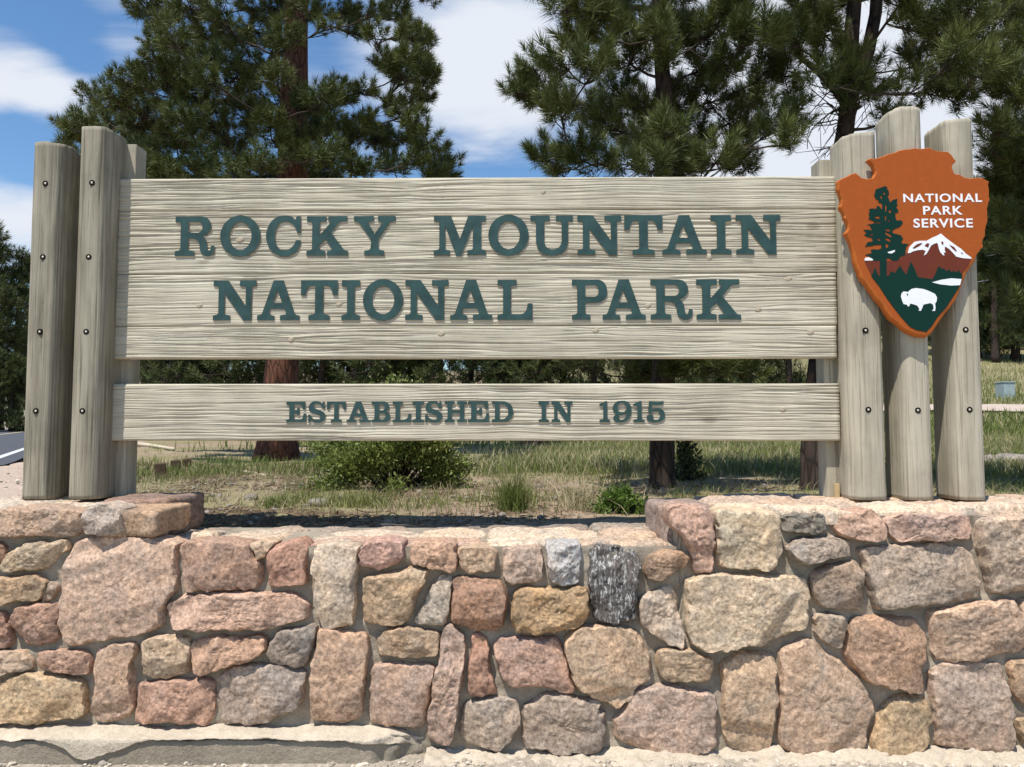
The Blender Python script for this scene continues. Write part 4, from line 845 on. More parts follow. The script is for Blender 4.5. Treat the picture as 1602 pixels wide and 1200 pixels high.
# ------------------------------------------------------------------ vegetation
def tuft_bank(nv, N, axl, nl, wid, seed, amax=72):
    out = []
    for v in range(nv):
        r = np.random.default_rng(seed + v); s = r.uniform(0, 1, N) ** .8; ph = r.uniform(0, 2 * math.pi, N)
        ang = R(amax) * (1 - s) + R(12) * s + r.normal(0, .16, N); L = nl * r.uniform(.75, 1.1, N)
        base = np.stack([0 * s, 0 * s, s * axl], 1)
        d = np.stack([np.sin(ang) * np.cos(ph), np.sin(ang) * np.sin(ph), np.cos(ang)], 1)
        sd = np.cross(d, r.normal(size=(N, 3))); sd /= np.linalg.norm(sd, axis=1)[:, None] + 1e-9
        tip = base + d * L[:, None] + np.array([0, 0, -.06 * nl])
        V = np.stack([base - sd * wid / 2 + d * .01, base + sd * wid / 2 + d * .01, tip], 1)
        out.append(V)
    return np.array(out)           # nv,N,3,3
def rot_to(dirs, rg):
    z = dirs / (np.linalg.norm(dirs, axis=1)[:, None] + 1e-9); a = rg.normal(size=z.shape); x = np.cross(a, z); x /= np.linalg.norm(x, axis=1)[:, None] + 1e-9
    return np.stack([x, np.cross(z, x), z], 2)
def place_tufts(bank, pos, dirs, scale, rg):
    k = rg.integers(0, len(bank), len(pos)); Rm = rot_to(dirs, rg)
    V = np.einsum('nij,nkvj->nkvi', Rm, bank[k] * scale[:, None, None, None]) + pos[:, None, None, :]
    V = V.reshape(-1, 3); return V, np.arange(len(V)).reshape(-1, 3)
def pine(name, label, trunk, trad, clumps, bank, per, tuft_s, rg, bark, needle, flat=.75, up=.75, group=None, twig=.006, limbk=1.0, category='tree', minz=-9):
    """trunk: world points (n,3) with radii trad; clumps: list of (centre xyz, radius)."""
    base = trunk[0]; e = tag(empty(name, base), label, category, group)
    n = 26; t = np.linspace(0, 1, len(trunk)); tt = np.linspace(0, 1, n)
    tp = np.stack([np.interp(tt, t, trunk[:, i]) for i in range(3)], 1); tr = np.interp(tt, t, trad)
    tp[1:-1] += rg.normal(0, .006, (n - 2, 3)) * np.array([1, 1, 0])
    tr = tr * (1 + rg.normal(0, .025, n)); tr[0] *= 1.18
    V, Fc = tube_vf(tp, tr, 18); link_mesh('trunk', V - base, Fc, bark, e)
    nodes = [(p, 0) for p in tp[3:]]; npos = tp[3:].copy(); nrad = tr[3:].copy() * .6
    order = sorted(clumps, key=lambda c: np.min(np.linalg.norm(tp[:, :2] - c[0][:2], axis=1)))
    allp = []; alld = []; alls = []; limbs = Acc(); ref = float(np.median([c[1] for c in clumps]))
    for c, r in order:
        c = np.array(c); dist = np.linalg.norm(npos - c, axis=1)
        hz = np.hypot(*(npos[:, :2] - c[:2]).T); want = c[2] - .38 * hz
        cost = dist + .9 * np.abs(npos[:, 2] - want)
        i = int(np.argmin(cost)); a = npos[i]; L = np.linalg.norm(c - a)
        mid = (a + c) / 2 + np.array([0, 0, -.12 * L]) + rg.normal(0, .06 * L, 3)
        m = max(5, int(L / .12)); pts = bez(a, mid, c, min(m, 14)); pts[1:-1] += rg.normal(0, .012, (len(pts) - 2, 3)) * min(L, 1)
        r0 = min(nrad[i], (.010 + .014 * L) * limbk); rr = np.linspace(r0, twig * 1.3, len(pts))
        V, Fc = tube_vf(pts, rr, 6, False); limbs.add(V - base, Fc)
        npos = np.vstack([npos, pts[2:]]); nrad = np.r_[nrad, rr[2:] * .8]
        k = max(3, int(per * min(1.3, r / ref) ** 1.8 * rg.uniform(.8, 1.2)))
        g = rg.normal(size=(k, 3)); g /= np.linalg.norm(g, axis=1)[:, None]; g *= rg.uniform(.35, 1, k)[:, None] ** .6
        tips = c + g * r * np.array([1, 1, flat])
        tips = tips[tips[:, 2] > minz]
        out = (c - tp[np.argmin(np.abs(tp[:, 2] - c[2]))]); out[2] = 0; out /= np.linalg.norm(out) + 1e-6
        for q in tips:
            st = pts[-1 - rg.integers(0, max(1, len(pts) // 2))]; md = (st + q) / 2 + np.array([0, 0, -.1]) * np.linalg.norm(q - st)
            tw = bez(st, md, q, 4); V, Fc = tube_vf(tw, [twig, twig * .8, twig * .6, twig * .4], 3, False); limbs.add(V - base, Fc)
            d = (q - c) / r * .6 + out * .35 + np.array([0, 0, up]) + rg.normal(0, .22, 3)
            allp.append(q); alld.append(d); alls.append(tuft_s * rg.uniform(.8, 1.25))
            if rg.random() < .45:
                q2 = tw[2]; allp.append(q2); alld.append(d + rg.normal(0, .45, 3)); alls.append(tuft_s * rg.uniform(.7, 1.0))
    limbs.build('limbs', M_TWIG, e)
    V, Fc = place_tufts(bank, np.array(allp), np.array(alld), np.array(alls), rg)
    o = link_mesh('crown', V - base, Fc, needle, e, False); o['kind'] = 'stuff'
    return e
BANK_N = tuft_bank(8, 95, .12, .125, .0056, 100, 84)
BANK_L = tuft_bank(8, 64, .08, .14, .0085, 200, 98)
BANK_F = tuft_bank(6, 26, .26, .26, .024, 300)

def W3(lst, Y): return np.array([P(a, b, Y + (c[0] if c else 0)) for a, b, *c in lst])
def clump_px(lst, Y, spread, rg, sc=1.0):
    out = []
    for px, py, r in lst:
        dd = rg.uniform(-spread, spread); Yc = Y + dd
        # keep the pixel place true at the tree's own distance, then move in depth
        p = P(px, py, Yc); out.append((p, r / F * Yc * sc))
    return out
# ---- big left pine
rg = np.random.default_rng(31); YL = 14.5
gl = G(432, 719); YL = gl[1]
trL = np.vstack([[gl - np.array([0, 0, .15])], W3([(441, 580), (450, 420), (457, 265), (462, 80), (464, -60), (466, -420), (468, -900)], YL)])
cl = []
for y, xs_ in [(18, [222, 262, 305, 350, 395, 440, 490, 540, 585, 622]), (58, [238, 275, 318, 360, 405, 450, 590, 630, 648]), (95, [250, 290, 330, 372, 420, 610, 640, 660]),
               (125, [205, 245, 285, 325, 365, 395, 425, 630, 655]), (158, [150, 185, 222, 262, 300, 345, 388, 425, 470, 505, 530, 640, 655]), (190, [140, 172, 208, 250, 292, 335, 380, 425, 470, 520, 580, 620, 655]),
               (220, [112, 150, 190, 235, 280, 325, 372, 420, 465, 510, 555, 600, 640, 672]), (250, [120, 235, 280, 325, 370, 420, 470, 515, 560, 605, 650, 690]), (275, [250, 300, 355, 410, 470, 520, 570, 620, 670, 700])]:
    for x in xs_: cl.append((x + rg.uniform(-8, 8), y + rg.uniform(-7, 7), rg.uniform(24, 34)))
cl = [(x, y, r * (.74 if x > 535 else 1)) for x, y, r in cl]; cl += [(x, y, r) for x, y, r in [(560, 55, 20), (515, 45, 20), (545, 28, 24), (600, 95, 22), (575, 140, 18), (612, 165, 24), (600, 215, 26), (560, 200, 20), (630, 120, 24), (655, 60, 24), (668, 110, 20), (640, 95, 26)]]
C_L = clump_px(cl, YL, 2.3, rg)
for k in range(70):                                  # the crown above the frame
    py = rg.uniform(-700, -15); wd = 250 * (1 - (-py) / 950); C_L.append((P(464 + rg.uniform(-wd, wd), py, YL + rg.uniform(-2.4, 2.4) * (1 - (-py) / 900)), .45))
for k in range(16): C_L.append((P(rg.uniform(180, 700), rg.uniform(285, 420), YL + rg.uniform(-2.2, 2.2)), .40))
pine('pine_tree', 'tall pine with reddish trunk rising behind the left half of the sign', trL, np.array([.34, .27, .26, .25, .21, .19, .13, .04]), C_L, BANK_L, 44, 1.0, rg, M_BARKL, M_NEEDLE, .8, .9, None, .009)
# ---- right pine behind the board
rg = np.random.default_rng(32); g1 = G(1034, 765); Y1 = g1[1]
tr1 = np.vstack([[g1 - np.array([0, 0, .1])], W3([(1036, 690), (1038, 500), (1039, 300), (1039, 140), (1030, 40), (1020, -150), (1018, -500), (1018, -800)], Y1)])
c1 = [(812, 145, 26), (835, 108, 24), (838, 150, 26), (880, 100, 26), (868, 150, 28), (885, 15, 26), (905, 60, 26), (925, 20, 32), (945, 60, 30), (930, 110, 30), (915, 170, 28), (880, 185, 24), (850, 245, 22), (878, 262, 20), (905, 245, 26), (935, 255, 28), (950, 200, 30), (970, 150, 30), (985, 100, 30), (1000, 45, 34), (1045, 25, 30), (1075, 65, 32), (1010, 165, 28), (1060, 165, 30), (1000, 215, 30), (985, 258, 28), (1040, 235, 30), (1085, 215, 30), (1075, 262, 28), (1120, 255, 30), (1110, 160, 32), (1135, 110, 32), (1120, 45, 34), (1150, 200, 30), (1160, 255, 28), (1180, 160, 30), (1200, 110, 30), (1210, 205, 24), (1235, 225, 20), (1165, 60, 32), (1205, 60, 28), (1245, 195, 20), (1095, 110, 28), (1036, 185, 26), (1030, 232, 26), (1052, 258, 26), (1044, 140, 18), (1042, 92, 22), (1030, 60, 22), (1048, 210, 22), (1020, 268, 24), (1140, 10, 30), (960, 10, 30)]
c1 += [(rg.uniform(890, 1230), rg.uniform(300, 590), 28) for k in range(34)]
C_1 = clump_px(c1, Y1, 1.1, rg)
for k in range(46):
    py = rg.uniform(-560, -15); wd = 220 * (1 - (-py) / 850); C_1.append((P(1020 + rg.uniform(-wd, wd), py, Y1 + rg.uniform(-1.1, 1.1)), .2))
pine('pine_tree', 'bushy dark pine behind the sign, its trunk under the right half of the lower board', tr1, np.array([.115, .10, .09, .08, .07, .055, .045, .03, .015]), C_1, BANK_N, 27, .9, rg, M_BARKD, M_NEEDLE, .9, 1.0)
# ---- pine beside the right posts
rg = np.random.default_rng(33); g2 = G(1272, 768); Y2 = g2[1]
tr2 = np.vstack([[g2 - np.array([0, 0, .1])], W3([(1274, 690), (1290, 480), (1310, 300), (1322, 195), (1333, 60), (1340, -120), (1345, -500)], Y2)])
c2 = [(1290, 55, 28), (1262, 20, 30), (1300, 12, 30), (1335, 125, 28), (1358, 112, 26), (1345, 160, 24), (1365, 145, 24), (1385, 190, 24), (1420, 45, 30), (1445, 100, 30), (1465, 55, 30), (1490, 100, 32), (1510, 30, 32), (1540, 60, 34), (1525, 120, 30), (1450, 145, 26), (1480, 150, 26), (1425, 145, 22), (1560, 15, 34), (1578, 90, 34), (1550, 150, 30), (1285, 130, 20), (1252, 155, 18), (1240, 60, 26), (1228, 120, 22), (1270, 88, 24), (1405, 10, 24), (1590, 140, 34), (1330, 90, 22), (1500, 165, 24), (1470, 20, 30), (1440, 75, 26), (1545, 105, 28), (1585, 10, 30), (1515, 75, 26), (1310, 100, 20), (1275, 45, 24)]
C_2 = clump_px(c2, Y2, .8, rg)
for k in range(44):
    py = rg.uniform(-520, -20); wd = 230 * (1 - (-py) / 800); C_2.append((P(1380 + rg.uniform(-wd, wd), py, Y2 + rg.uniform(-1.0, 1.0)), .2))
e2 = pine('pine_tree', 'forked pine with bare twisted lower twigs beside the right log posts', tr2, np.array([.115, .10, .09, .08, .07, .06, .05, .02]), C_2, BANK_N, 26, .92, rg, M_BARKD, M_NEEDLE, .9, .9)
b2 = np.array(e2.location)
fk = W3([(1325, 175), (1340, 130), (1358, 80), (1370, 20), (1378, -120), (1385, -350)], Y2)
V, Fc = tube_vf(fk, [.05, .055, .055, .05, .045, .02], 12); link_mesh('fork_stem', V - b2, Fc, M_BARKD, e2)
lb = W3([(1324, 165), (1305, 140), (1280, 112), (1255, 92), (1238, 72)], Y2 - .1); V, Fc = tube_vf(lb, [.035, .03, .028, .022, .012], 8); link_mesh('bent_limb', V - b2, Fc, M_BARKD, e2)
tw = Acc()
for k in range(34):
    s = np.array(P(rg.uniform(1312, 1332), rg.uniform(120, 240), Y2)); d = np.array([rg.uniform(-1, .35), rg.uniform(-.6, .6), rg.uniform(-.35, .45)]); d /= np.linalg.norm(d); L = rg.uniform(.18, .5)
    pts = [s]
    for j in range(5): d = d + rg.normal(0, .28, 3); d /= np.linalg.norm(d); pts.append(pts[-1] + d * L / 5)
    V, Fc = tube_vf(pts, np.linspace(.007, .003, 6), 4, False); tw.add(V - b2, Fc)
    for j in (2, 4):
        d2 = d + rg.normal(0, .7, 3); V, Fc = tube_vf([pts[j], pts[j] + d2 * .06, pts[j] + d2 * .12], [.004, .003, .002], 3, False); tw.add(V - b2, Fc)
tw.build('bare_twigs', M_TWIG, e2)
# ---- pine at the right edge
rg = np.random.default_rng(34); Y3 = 6.4; X3 = P(1790, 700, Y3)[0]
tr3 = np.array([[X3, Y3, float(hgt(X3, Y3)) - .1], [X3 - .05, Y3, 2.6], [X3 - .1, Y3, 4.2], [X3 - .1, Y3, 6.2], [X3, Y3, 8.5]])
c3 = [(1562, 205, 28), (1590, 190, 32), (1545, 235, 22), (1575, 250, 34), (1605, 250, 36), (1590, 300, 36), (1563, 300, 28), (1610, 345, 34), (1575, 350, 26), (1560, 420, 24), (1580, 440, 28), (1600, 430, 30), (1612, 500, 30), (1605, 400, 26), (1630, 200, 36), (1640, 300, 36), (1660, 420, 36), (1680, 200, 40), (1700, 330, 40), (1585, 30, 30), (1600, 90, 30), (1590, 480, 24)]
C_3 = clump_px(c3, Y3, .5, rg)
for k in range(44):
    a = rg.uniform(0, 2 * math.pi); z = rg.uniform(1.9, 8); rr = 1.35 * (1 - (z - 1.9) / 7.5) * rg.uniform(.4, 1); C_3.append((np.array([X3 + rr * math.cos(a), Y3 + rr * math.sin(a), z]), .2))
pine('pine_tree', 'leafy pine at the right edge with branches hanging beside the plaque', tr3, np.array([.13, .11, .09, .06, .02]), C_3, BANK_N, 22, .92, rg, M_BARKD, M_NEEDLE, .9, .8)

# ---- background pines: four kinds, copied
def far_pine(seed, H, Wd, low):
    rg = np.random.default_rng(seed); tr = np.array([[0, 0, -.2], [rg.normal(0, .1), 0, H * .4], [rg.normal(0, .15), 0, H * .75], [0, 0, H]])
    C = []
    for k in range(int(46 + Wd * 6)):
        z = low + (H - low) * rg.uniform(0, 1) ** .9; f = (z - low) / (H - low); rr = Wd * (1 - f ** 1.6) * (.35 + .65 * rg.random()) * (.6 + .4 * math.sin(k * 2.4) ** 2); a = rg.uniform(0, 2 * math.pi)
        C.append((np.array([rr * math.cos(a), rr * math.sin(a), z]), Wd * rg.uniform(.17, .28)))
    C.append((np.array([0, 0, H - .1]), Wd * .12))
    return pine('pine_tree', '', tr, np.array([.26, .2, .12, .03]) * H / 9, C, BANK_F, 17, Wd / 2.6, rg, M_BARKD, M_NEEDLE2, .8, .6, None, .014)
def copy_tree(src):
    r = src.copy(); COL.objects.link(r)
    for ch in src.children:
        c = ch.copy(); COL.objects.link(c); c.parent = r; c.matrix_parent_inverse = ch.matrix_parent_inverse
    return r
KIND = [far_pine(61, 10, 2.7, .6), far_pine(62, 8, 2.7, -.2), far_pine(63, 12.5, 3.0, 1.8), far_pine(64, 6.0, 2.9, -.4)]
used = [False] * 4
def put(kind, x, y, s, label, group):
    src = KIND[kind]
    if not used[kind]: o = src; used[kind] = True
    else: o = copy_tree(src)
    o.location = (x, y, float(hgt(x, y))); o.scale = (s, s, s); o.rotation_euler = (0, 0, random.uniform(0, 6.28)); tag(o, label, 'tree', group); return o
ORD = ['first', 'second', 'third', 'fourth', 'fifth', 'sixth', 'seventh', 'eighth', 'ninth', 'tenth', 'eleventh', 'twelfth', 'thirteenth', 'fourteenth', 'fifteenth', 'sixteenth', 'seventeenth', 'eighteenth', 'nineteenth', 'twentieth', 'twenty-first', 'twenty-second', 'twenty-third', 'twenty-fourth', 'twenty-fifth', 'twenty-sixth', 'twenty-seventh', 'twenty-eighth', 'twenty-ninth', 'thirtieth', 'thirty-first', 'thirty-second', 'thirty-third', 'thirty-fourth', 'thirty-fifth', 'thirty-sixth']
def put_row(rows, label, group):
    xs_ = sorted(r[0] for r in rows)
    for px, Y, k, s_ in rows: put(k, (px - 801) / F * Y, Y, s_, label % ORD[xs_.index(px)], group)
put_row([(225, 34, 1, .8), (270, 27, 3, .8), (320, 36, 0, .8), (370, 27, 3, .9), (500, 26, 1, .7), (545, 38, 0, .75), (590, 26, 3, .9), (640, 35, 1, .8), (690, 26, 3, .75), (735, 30, 3, .9), (780, 40, 1, .65), (830, 27, 3, .75), (880, 36, 1, .75), (930, 26, 3, .8), (985, 36, 0, .7), (1050, 27, 1, .7), (1110, 27, 3, .95), (1170, 28, 1, .75), (1235, 27, 3, .7), (1290, 28, 3, .85), (410, 40, 0, .9), (465, 28, 3, .75), (1340, 40, 1, .8), (1400, 36, 1, .7), (545.5, 27, 3, .7), (640.5, 27, 3, .7), (780.5, 27, 3, .7), (880.5, 28, 3, .75), (985.5, 27, 3, .8), (320.5, 28, 3, .7), (225.5, 29, 3, .6)], '%s from the left of the dark pines far behind the sign, seen between the boards', 'pines of the row far behind the sign')
put_row([(25, 62, 2, 1.12), (-25, 60, 2, 1.25), (62, 66, 2, 1.0), (0, 70, 0, 1.3), (45, 72, 0, 1.1), (85, 70, 0, 1.15), (-70, 62, 2, 1.3), (18, 58, 3, .9), (48, 60, 3, .85), (110, 72, 1, 1.2), (150, 74, 0, 1.2), (-15, 57, 3, .95)], '%s from the left of the dark pines across the road by the left posts', 'pines across the road at the left edge')
put_row([(1530, 52, 2, .95), (1560, 50, 1, 1.1), (1592, 51, 0, 1.0), (1625, 50, 2, .9), (1575, 58, 2, 1.0), (1610, 60, 0, 1.1), (1650, 56, 1, 1.1), (1545, 62, 0, 1.2), (1690, 54, 2, 1), (1500, 58, 0, 1.1), (1475, 54, 1, 1.1), (1445, 60, 2, .9), (1635, 72, 2, 1.0), (1590, 74, 0, 1.1)], '%s from the left of the dark pines on the hillside beyond the right posts', 'pines on the right hillside')

# ---- shrubs
def shrub(name, label, c, w, d, h, nleaf, ls, m, seed, flatb=.3):
    rg = np.random.default_rng(seed); e = tag(empty(name, c), label, 'shrub')
    a = Acc(); tips = []
    for k in range(int(90)):
        th = rg.uniform(0, 2 * math.pi); ph = rg.uniform(.05, 1.55); rr = rg.uniform(.7, 1.08)
        t = np.array([math.sin(ph) * math.cos(th) * w / 2 * rr, math.sin(ph) * math.sin(th) * d / 2 * rr, max(.04, math.cos(ph) * h * rr)]); tips.append(t)
        p0 = np.array([t[0] * .15, t[1] * .15, 0]); V, Fc = tube_vf(bez(p0, np.array([t[0] * .4, t[1] * .4, t[2] * .7]), t, 5), np.linspace(.006, .002, 5), 4, False); a.add(V, Fc)
    a.build('stems', M_TWIG, e)
    tips = np.array(tips); k = rg.integers(0, len(tips), nleaf); s = rg.uniform(.35, 1.03, nleaf) ** .55
    pos = tips[k] * s[:, None] + rg.normal(0, .035 * w / 1.2, (nleaf, 3)); pos[:, 2] = np.abs(pos[:, 2])
    dr_ = rg.normal(size=(nleaf, 3)) + tips[k] / (np.linalg.norm(tips[k], axis=1)[:, None]) * .8; dr_[:, 2] += .4; dr_ /= np.linalg.norm(dr_, axis=1)[:, None]
    sd = np.cross(dr_, rg.normal(size=(nleaf, 3))); sd /= np.linalg.norm(sd, axis=1)[:, None]
    L = ls * rg.uniform(.6, 1.3, nleaf)[:, None]
    V = np.stack([pos, pos + dr_ * L * .5 + sd * L * .25, pos + dr_ * L, pos + dr_ * L * .5 - sd * L * .25], 1).reshape(-1, 3)
    o = link_mesh('foliage', V, np.arange(len(V)).reshape(-1, 4), m, e, False); o['kind'] = 'stuff'; return e
gb = G(600, 772); k = gb[1] / F
shrub('green_shrub', 'rounded green leafy shrub growing behind the middle of the wall', gb + np.array([0, .45, -.02]), 290 * k, 1.1, .90, 40000, .034, M_BUSH, 71)
gb = G(560, 745); shrub('green_shrub', 'smaller light green shrub against the left side of the rounded shrub', gb + np.array([-.25, .6, -.02]), .75, .6, .5, 5000, .034, M_BUSH, 75)
gb = G(972, 808); k = gb[1] / F
shrub('low_shrub', 'low bright green shrub just left of the right stone pier', gb + np.array([.02, .15, -.02]), 112 * k, .4, .19, 4200, .022, M_LIME, 72)
gb = G(1085, 758); k = gb[1] / F
shrub('dark_sapling', 'small dark leafy sapling standing right of the thin dark trunk', gb + np.array([0, .3, 0]), 60 * k, .3, .42, 1700, .035, M_NEEDLE2, 73)
gb = G(836, 703); k = gb[1] / F
shrub('dead_brush', 'low reddish brown heap of dead brush in the far grass', gb + np.array([0, .3, -.05]), 62 * k, .8, .2, 2200, .07, M_DEAD, 74)

# ---- grass
def blades(pos, h, w, lean, rg):
    n = len(pos); a = rg.uniform(0, 2 * math.pi, n); d = np.stack([np.cos(a), np.sin(a), 0 * a], 1); b = rg.uniform(0, 2 * math.pi, n); s = np.stack([np.cos(b), np.sin(b), 0 * b], 1)
    mid = pos + d * (lean * h * .35)[:, None] + np.array([0, 0, 1]) * (h * .6)[:, None]; tip = pos + d * (lean * h)[:, None] + np.array([0, 0, 1]) * h[:, None]
    V = np.stack([pos - s * w[:, None] / 2, pos + s * w[:, None] / 2, mid + s * w[:, None] * .35, tip, mid - s * w[:, None] * .35], 1).reshape(-1, 3)
    i = np.arange(n)[:, None] * 5
    return V, np.vstack([i + np.array([[0, 1, 2, 4]])]).tolist() + (i + np.array([[4, 2, 3]])).tolist()
def scatter(n, y0, y1, dens, rg, xlim=.75):
    Y = y0 * (y1 / y0) ** rg.uniform(0, 1, n); X = rg.uniform(-xlim, xlim, n) * Y
    keep = rg.random(n) < dens(X, Y); X = X[keep]; Y = Y[keep]
    return np.stack([X, Y, hgt(X, Y) - .012], 1)
def n2(X, Y, f, s): return fbm(np.stack([X * f, Y * f, X * 0], -1), 3, s)
def not_road(X, Y): return (lateral(X, Y) + sst(14, 2, Y) * 6.0) > -.55
def verge(X, Y): return sst(-1.0, -.35, X + .45 * Y)
def dens_green(X, Y):
    near = sst(.22, .62, n2(X, Y, 1.3, 3)) * .38 + .025
    mid = sst(7.0, 9.0, Y) * sst(-1.2, .4, X - .02 * Y) * (.55 + .45 * sst(-.3, .4, n2(X, Y, .8, 8)))
    left = np.exp(-((X + 3.6) / .8) ** 2 - ((Y - 8.3) / 1.0) ** 2) * .7
    l2 = np.exp(-((X + 1.9) / 1.0) ** 2 - ((Y - 9.2) / 1.3) ** 2) * .25
    l3 = np.exp(-((X + .2) / .7) ** 2 - ((Y - 5.6) / .8) ** 2) * .4
    rt = sst(2.2, 3.2, X) * sst(5.5, 8, Y) * .9
    return np.clip(near * sst(4.7, 5.5, Y) + mid + left + l2 + l3 + rt, 0, 1) * not_road(X, Y) * verge(X, Y)
rg = np.random.default_rng(81)
p = scatter(70000, 4.2, 8.5, dens_green, rg); n = len(p); p1 = blades(p, rg.uniform(.03, .12, n), rg.uniform(.003, .006, n), rg.uniform(.1, .8, n), rg)
p = scatter(70000, 8, 17, dens_green, rg); n = len(p); p2_ = blades(p, rg.uniform(.05, .17, n), rg.uniform(.007, .013, n), rg.uniform(.1, .6, n), rg)
p = scatter(60000, 16, 55, lambda X, Y: np.clip(.7 * sst(-2, 6, X) + .3 * sst(-8, -2, X), 0, 1) * not_road(X, Y) * np.where((X > 5) & (np.abs(Y - 25.8) < 2.2), 0, 1), rg); n = len(p); p3 = blades(p, rg.uniform(.12, .35, n), rg.uniform(.02, .04, n), rg.uniform(.1, .6, n), rg)
a = Acc()
for V, Fc in (p1, p2_, p3): a.add(V, Fc)
tag(a.build('grass', M_GRASS, None, False), 'short green grass growing in patches behind the stone wall', 'grass', None, 'stuff')
a = Acc()
p = scatter(38000, 4.2, 9, lambda X, Y: (.2 + .5 * sst(0, .5, n2(X, Y, 1.7, 12))) * verge(X, Y) * sst(4.3, 5.6, Y), rg); n = len(p); a.add(*blades(p, rg.uniform(.02, .13, n), rg.uniform(.002, .0045, n), rg.uniform(.4, 1.8, n), rg))
p = scatter(45000, 8, 18, lambda X, Y: .6 * sst(-1.5, 1, X) * not_road(X, Y), rg); n = len(p); a.add(*blades(p, rg.uniform(.05, .22, n), rg.uniform(.005, .01, n), rg.uniform(.2, .9, n), rg))
p = scatter(26000, 18, 55, lambda X, Y: .6 * sst(-2, 4, X) * np.where((X > 5) & (np.abs(Y - 25.8) < 2.2), 0, 1), rg); n = len(p); a.add(*blades(p, rg.uniform(.1, .35, n), rg.uniform(.02, .04, n), rg.uniform(.2, .9, n), rg))
tag(a.build('dry_grass', M_STRAW, None, False), 'dry straw coloured grass among the green grass', 'grass', None, 'stuff')
def clump_grass(label, px, py, n, h, rad, m, seed, lean=.7):
    rg = np.random.default_rng(seed); g = G(px, py); q = rg.normal(0, rad, (n, 3)); q[:, 2] = 0
    hh = h * rg.uniform(.5, 1.1, n); b = np.arctan2(q[:, 1], q[:, 0])
    V, Fc = blades(q, hh, rg.uniform(.003, .006, n), rg.uniform(.1, lean, n), rg)
    tag(link_mesh('grass_clump', V, Fc, m, None, False, tuple(g)), label, 'grass clump')
clump_grass('tall upright green grass tuft on bare sand behind the wall centre', 803, 800, 420, .26, .05, M_GRASS, 91)
clump_grass('pale dry grass tuft left of the low bright shrub', 905, 800, 150, .24, .06, M_STRAW, 92, 1.3)
clump_grass('fresh green grass tuft behind the wall, nearest the left pier', 432, 795, 260, .11, .06, M_GRASS, 93, 1.0)
clump_grass('broad green grass tuft in front of the rounded shrub', 560, 792, 420, .13, .13, M_GRASS, 94, 1.0)
clump_grass('green grass tuft to the left of the broad tuft', 480, 785, 260, .10, .09, M_GRASS, 95, 1.0)

# ---- forest litter, sticks, gravel
a = Acc(); rg = np.random.default_rng(101)
Y = 4.2 * (10.5 / 4.2) ** rg.uniform(0, 1, 22000); X = rg.uniform(-.6, .55, 22000) * Y
dn = sst(-.7, .2, n2(X, Y, 1.1, 31)) * (.35 + .65 * sst(.6, -1.2, X)) * verge(X, Y); k = rg.random(len(X)) < dn; X = X[k]; Y = Y[k]
Z = hgt(X, Y)
for x, y, z in zip(X, Y, Z):
    L = rg.uniform(.02, .08) if rg.random() < .9 else rg.uniform(.08, .2); th = rg.uniform(0, 6.28); d = np.array([math.cos(th), math.sin(th), rg.normal(0, .2)]); c = np.array([x, y, z + .010]); sdw = np.array([-d[1], d[0], 0]); r = rg.uniform(.002, .006)
    b = rg.normal(0, .12 * L)
    V = [c - d * L / 2 + sdw * r, c - d * L / 2 - sdw * r, c - d * L / 2 + np.array([0, 0, r]), c + sdw * (r + b), c + sdw * (b - r), c + sdw * b + np.array([0, 0, 1.6 * r]), c + d * L / 2]
    a.add(V, [(0, 3, 5, 2), (2, 5, 4, 1), (3, 6, 5), (5, 6, 4)])
tag(a.build('forest_litter', M_LITTER, None, False), 'brown twigs, bark bits and needles lying on the bare soil', 'litter', None, 'stuff')
def pebble_field(name, label, n, xr, yr, smin, smax, m, seed, dens=None, lift=.3):
    rg = np.random.default_rng(seed); X = rg.uniform(*xr, n); Y = rg.uniform(*yr, n)
    if dens is not None: k = rg.random(n) < dens(X, Y); X = X[k]; Y = Y[k]
    n = len(X); s = smin * (smax / smin) ** (rg.uniform(0, 1, n) ** 2.2)
    ico = bmesh.new(); bmesh.ops.create_icosphere(ico, subdivisions=1, radius=1); iv = np.array([v.co[:] for v in ico.verts]); it = np.array([[v.index for v in f.verts] for f in ico.faces]); ico.free()
    V = iv[None] * (1 + rg.normal(0, .16, (n, len(iv), 1))) * (s[:, None] * np.stack([rg.uniform(.8, 1.4, n), rg.uniform(.8, 1.3, n), rg.uniform(.5, .8, n)], 1))[:, None] + np.stack([X, Y, hgt(X, Y) + s * lift], 1)[:, None]
    Fc = it[None] + (np.arange(n) * len(iv))[:, None, None]
    tag(link_mesh(name, V.reshape(-1, 3), Fc.reshape(-1, 3), m, None, False), label, 'gravel', None, 'stuff')
pebble_field('gravel', 'loose pale gravel along the foot of the wall', 6000, (-2.6, 2.6), (2.6, 3.33), .003, .017, M_GRAV, 111)
pebble_field('verge_gravel', 'loose pinkish gravel on the verge beside the road', 2600, (-7.5, -2.2), (4.3, 10), .005, .022, M_GRAV, 112, lambda X, Y: 1 - verge(X, Y))
pebble_field('pebbles', 'small stones scattered over the bare soil behind the wall', 900, (-3, 2.4), (4.25, 7.5), .006, .028, M_ROCK, 113)
def stick(label, pts, r, m, name='fallen_branch', cat='branch'):
    w = np.array([G(x, y) + np.array([0, 0, r * .8]) for x, y in pts]); c = w.mean(0); V, Fc = tube_vf(w - c, np.linspace(r, r * .6, len(w)), 7)
    tag(link_mesh(name, V, Fc, m, None, True, tuple(c)), label, cat)
stick('pale straight stick lying on the soil in front of the reddish trunk', [(376, 739), (398, 742), (416, 746)], .018, M_PALE)
stick('curved grey stick on the soil left of the rounded shrub', [(446, 765), (460, 768), (474, 767), (486, 762)], .012, M_STICK)
stick('dark forked stick near the left pier', [(351, 806), (360, 800), (368, 793), (373, 790)], .009, M_STICK)
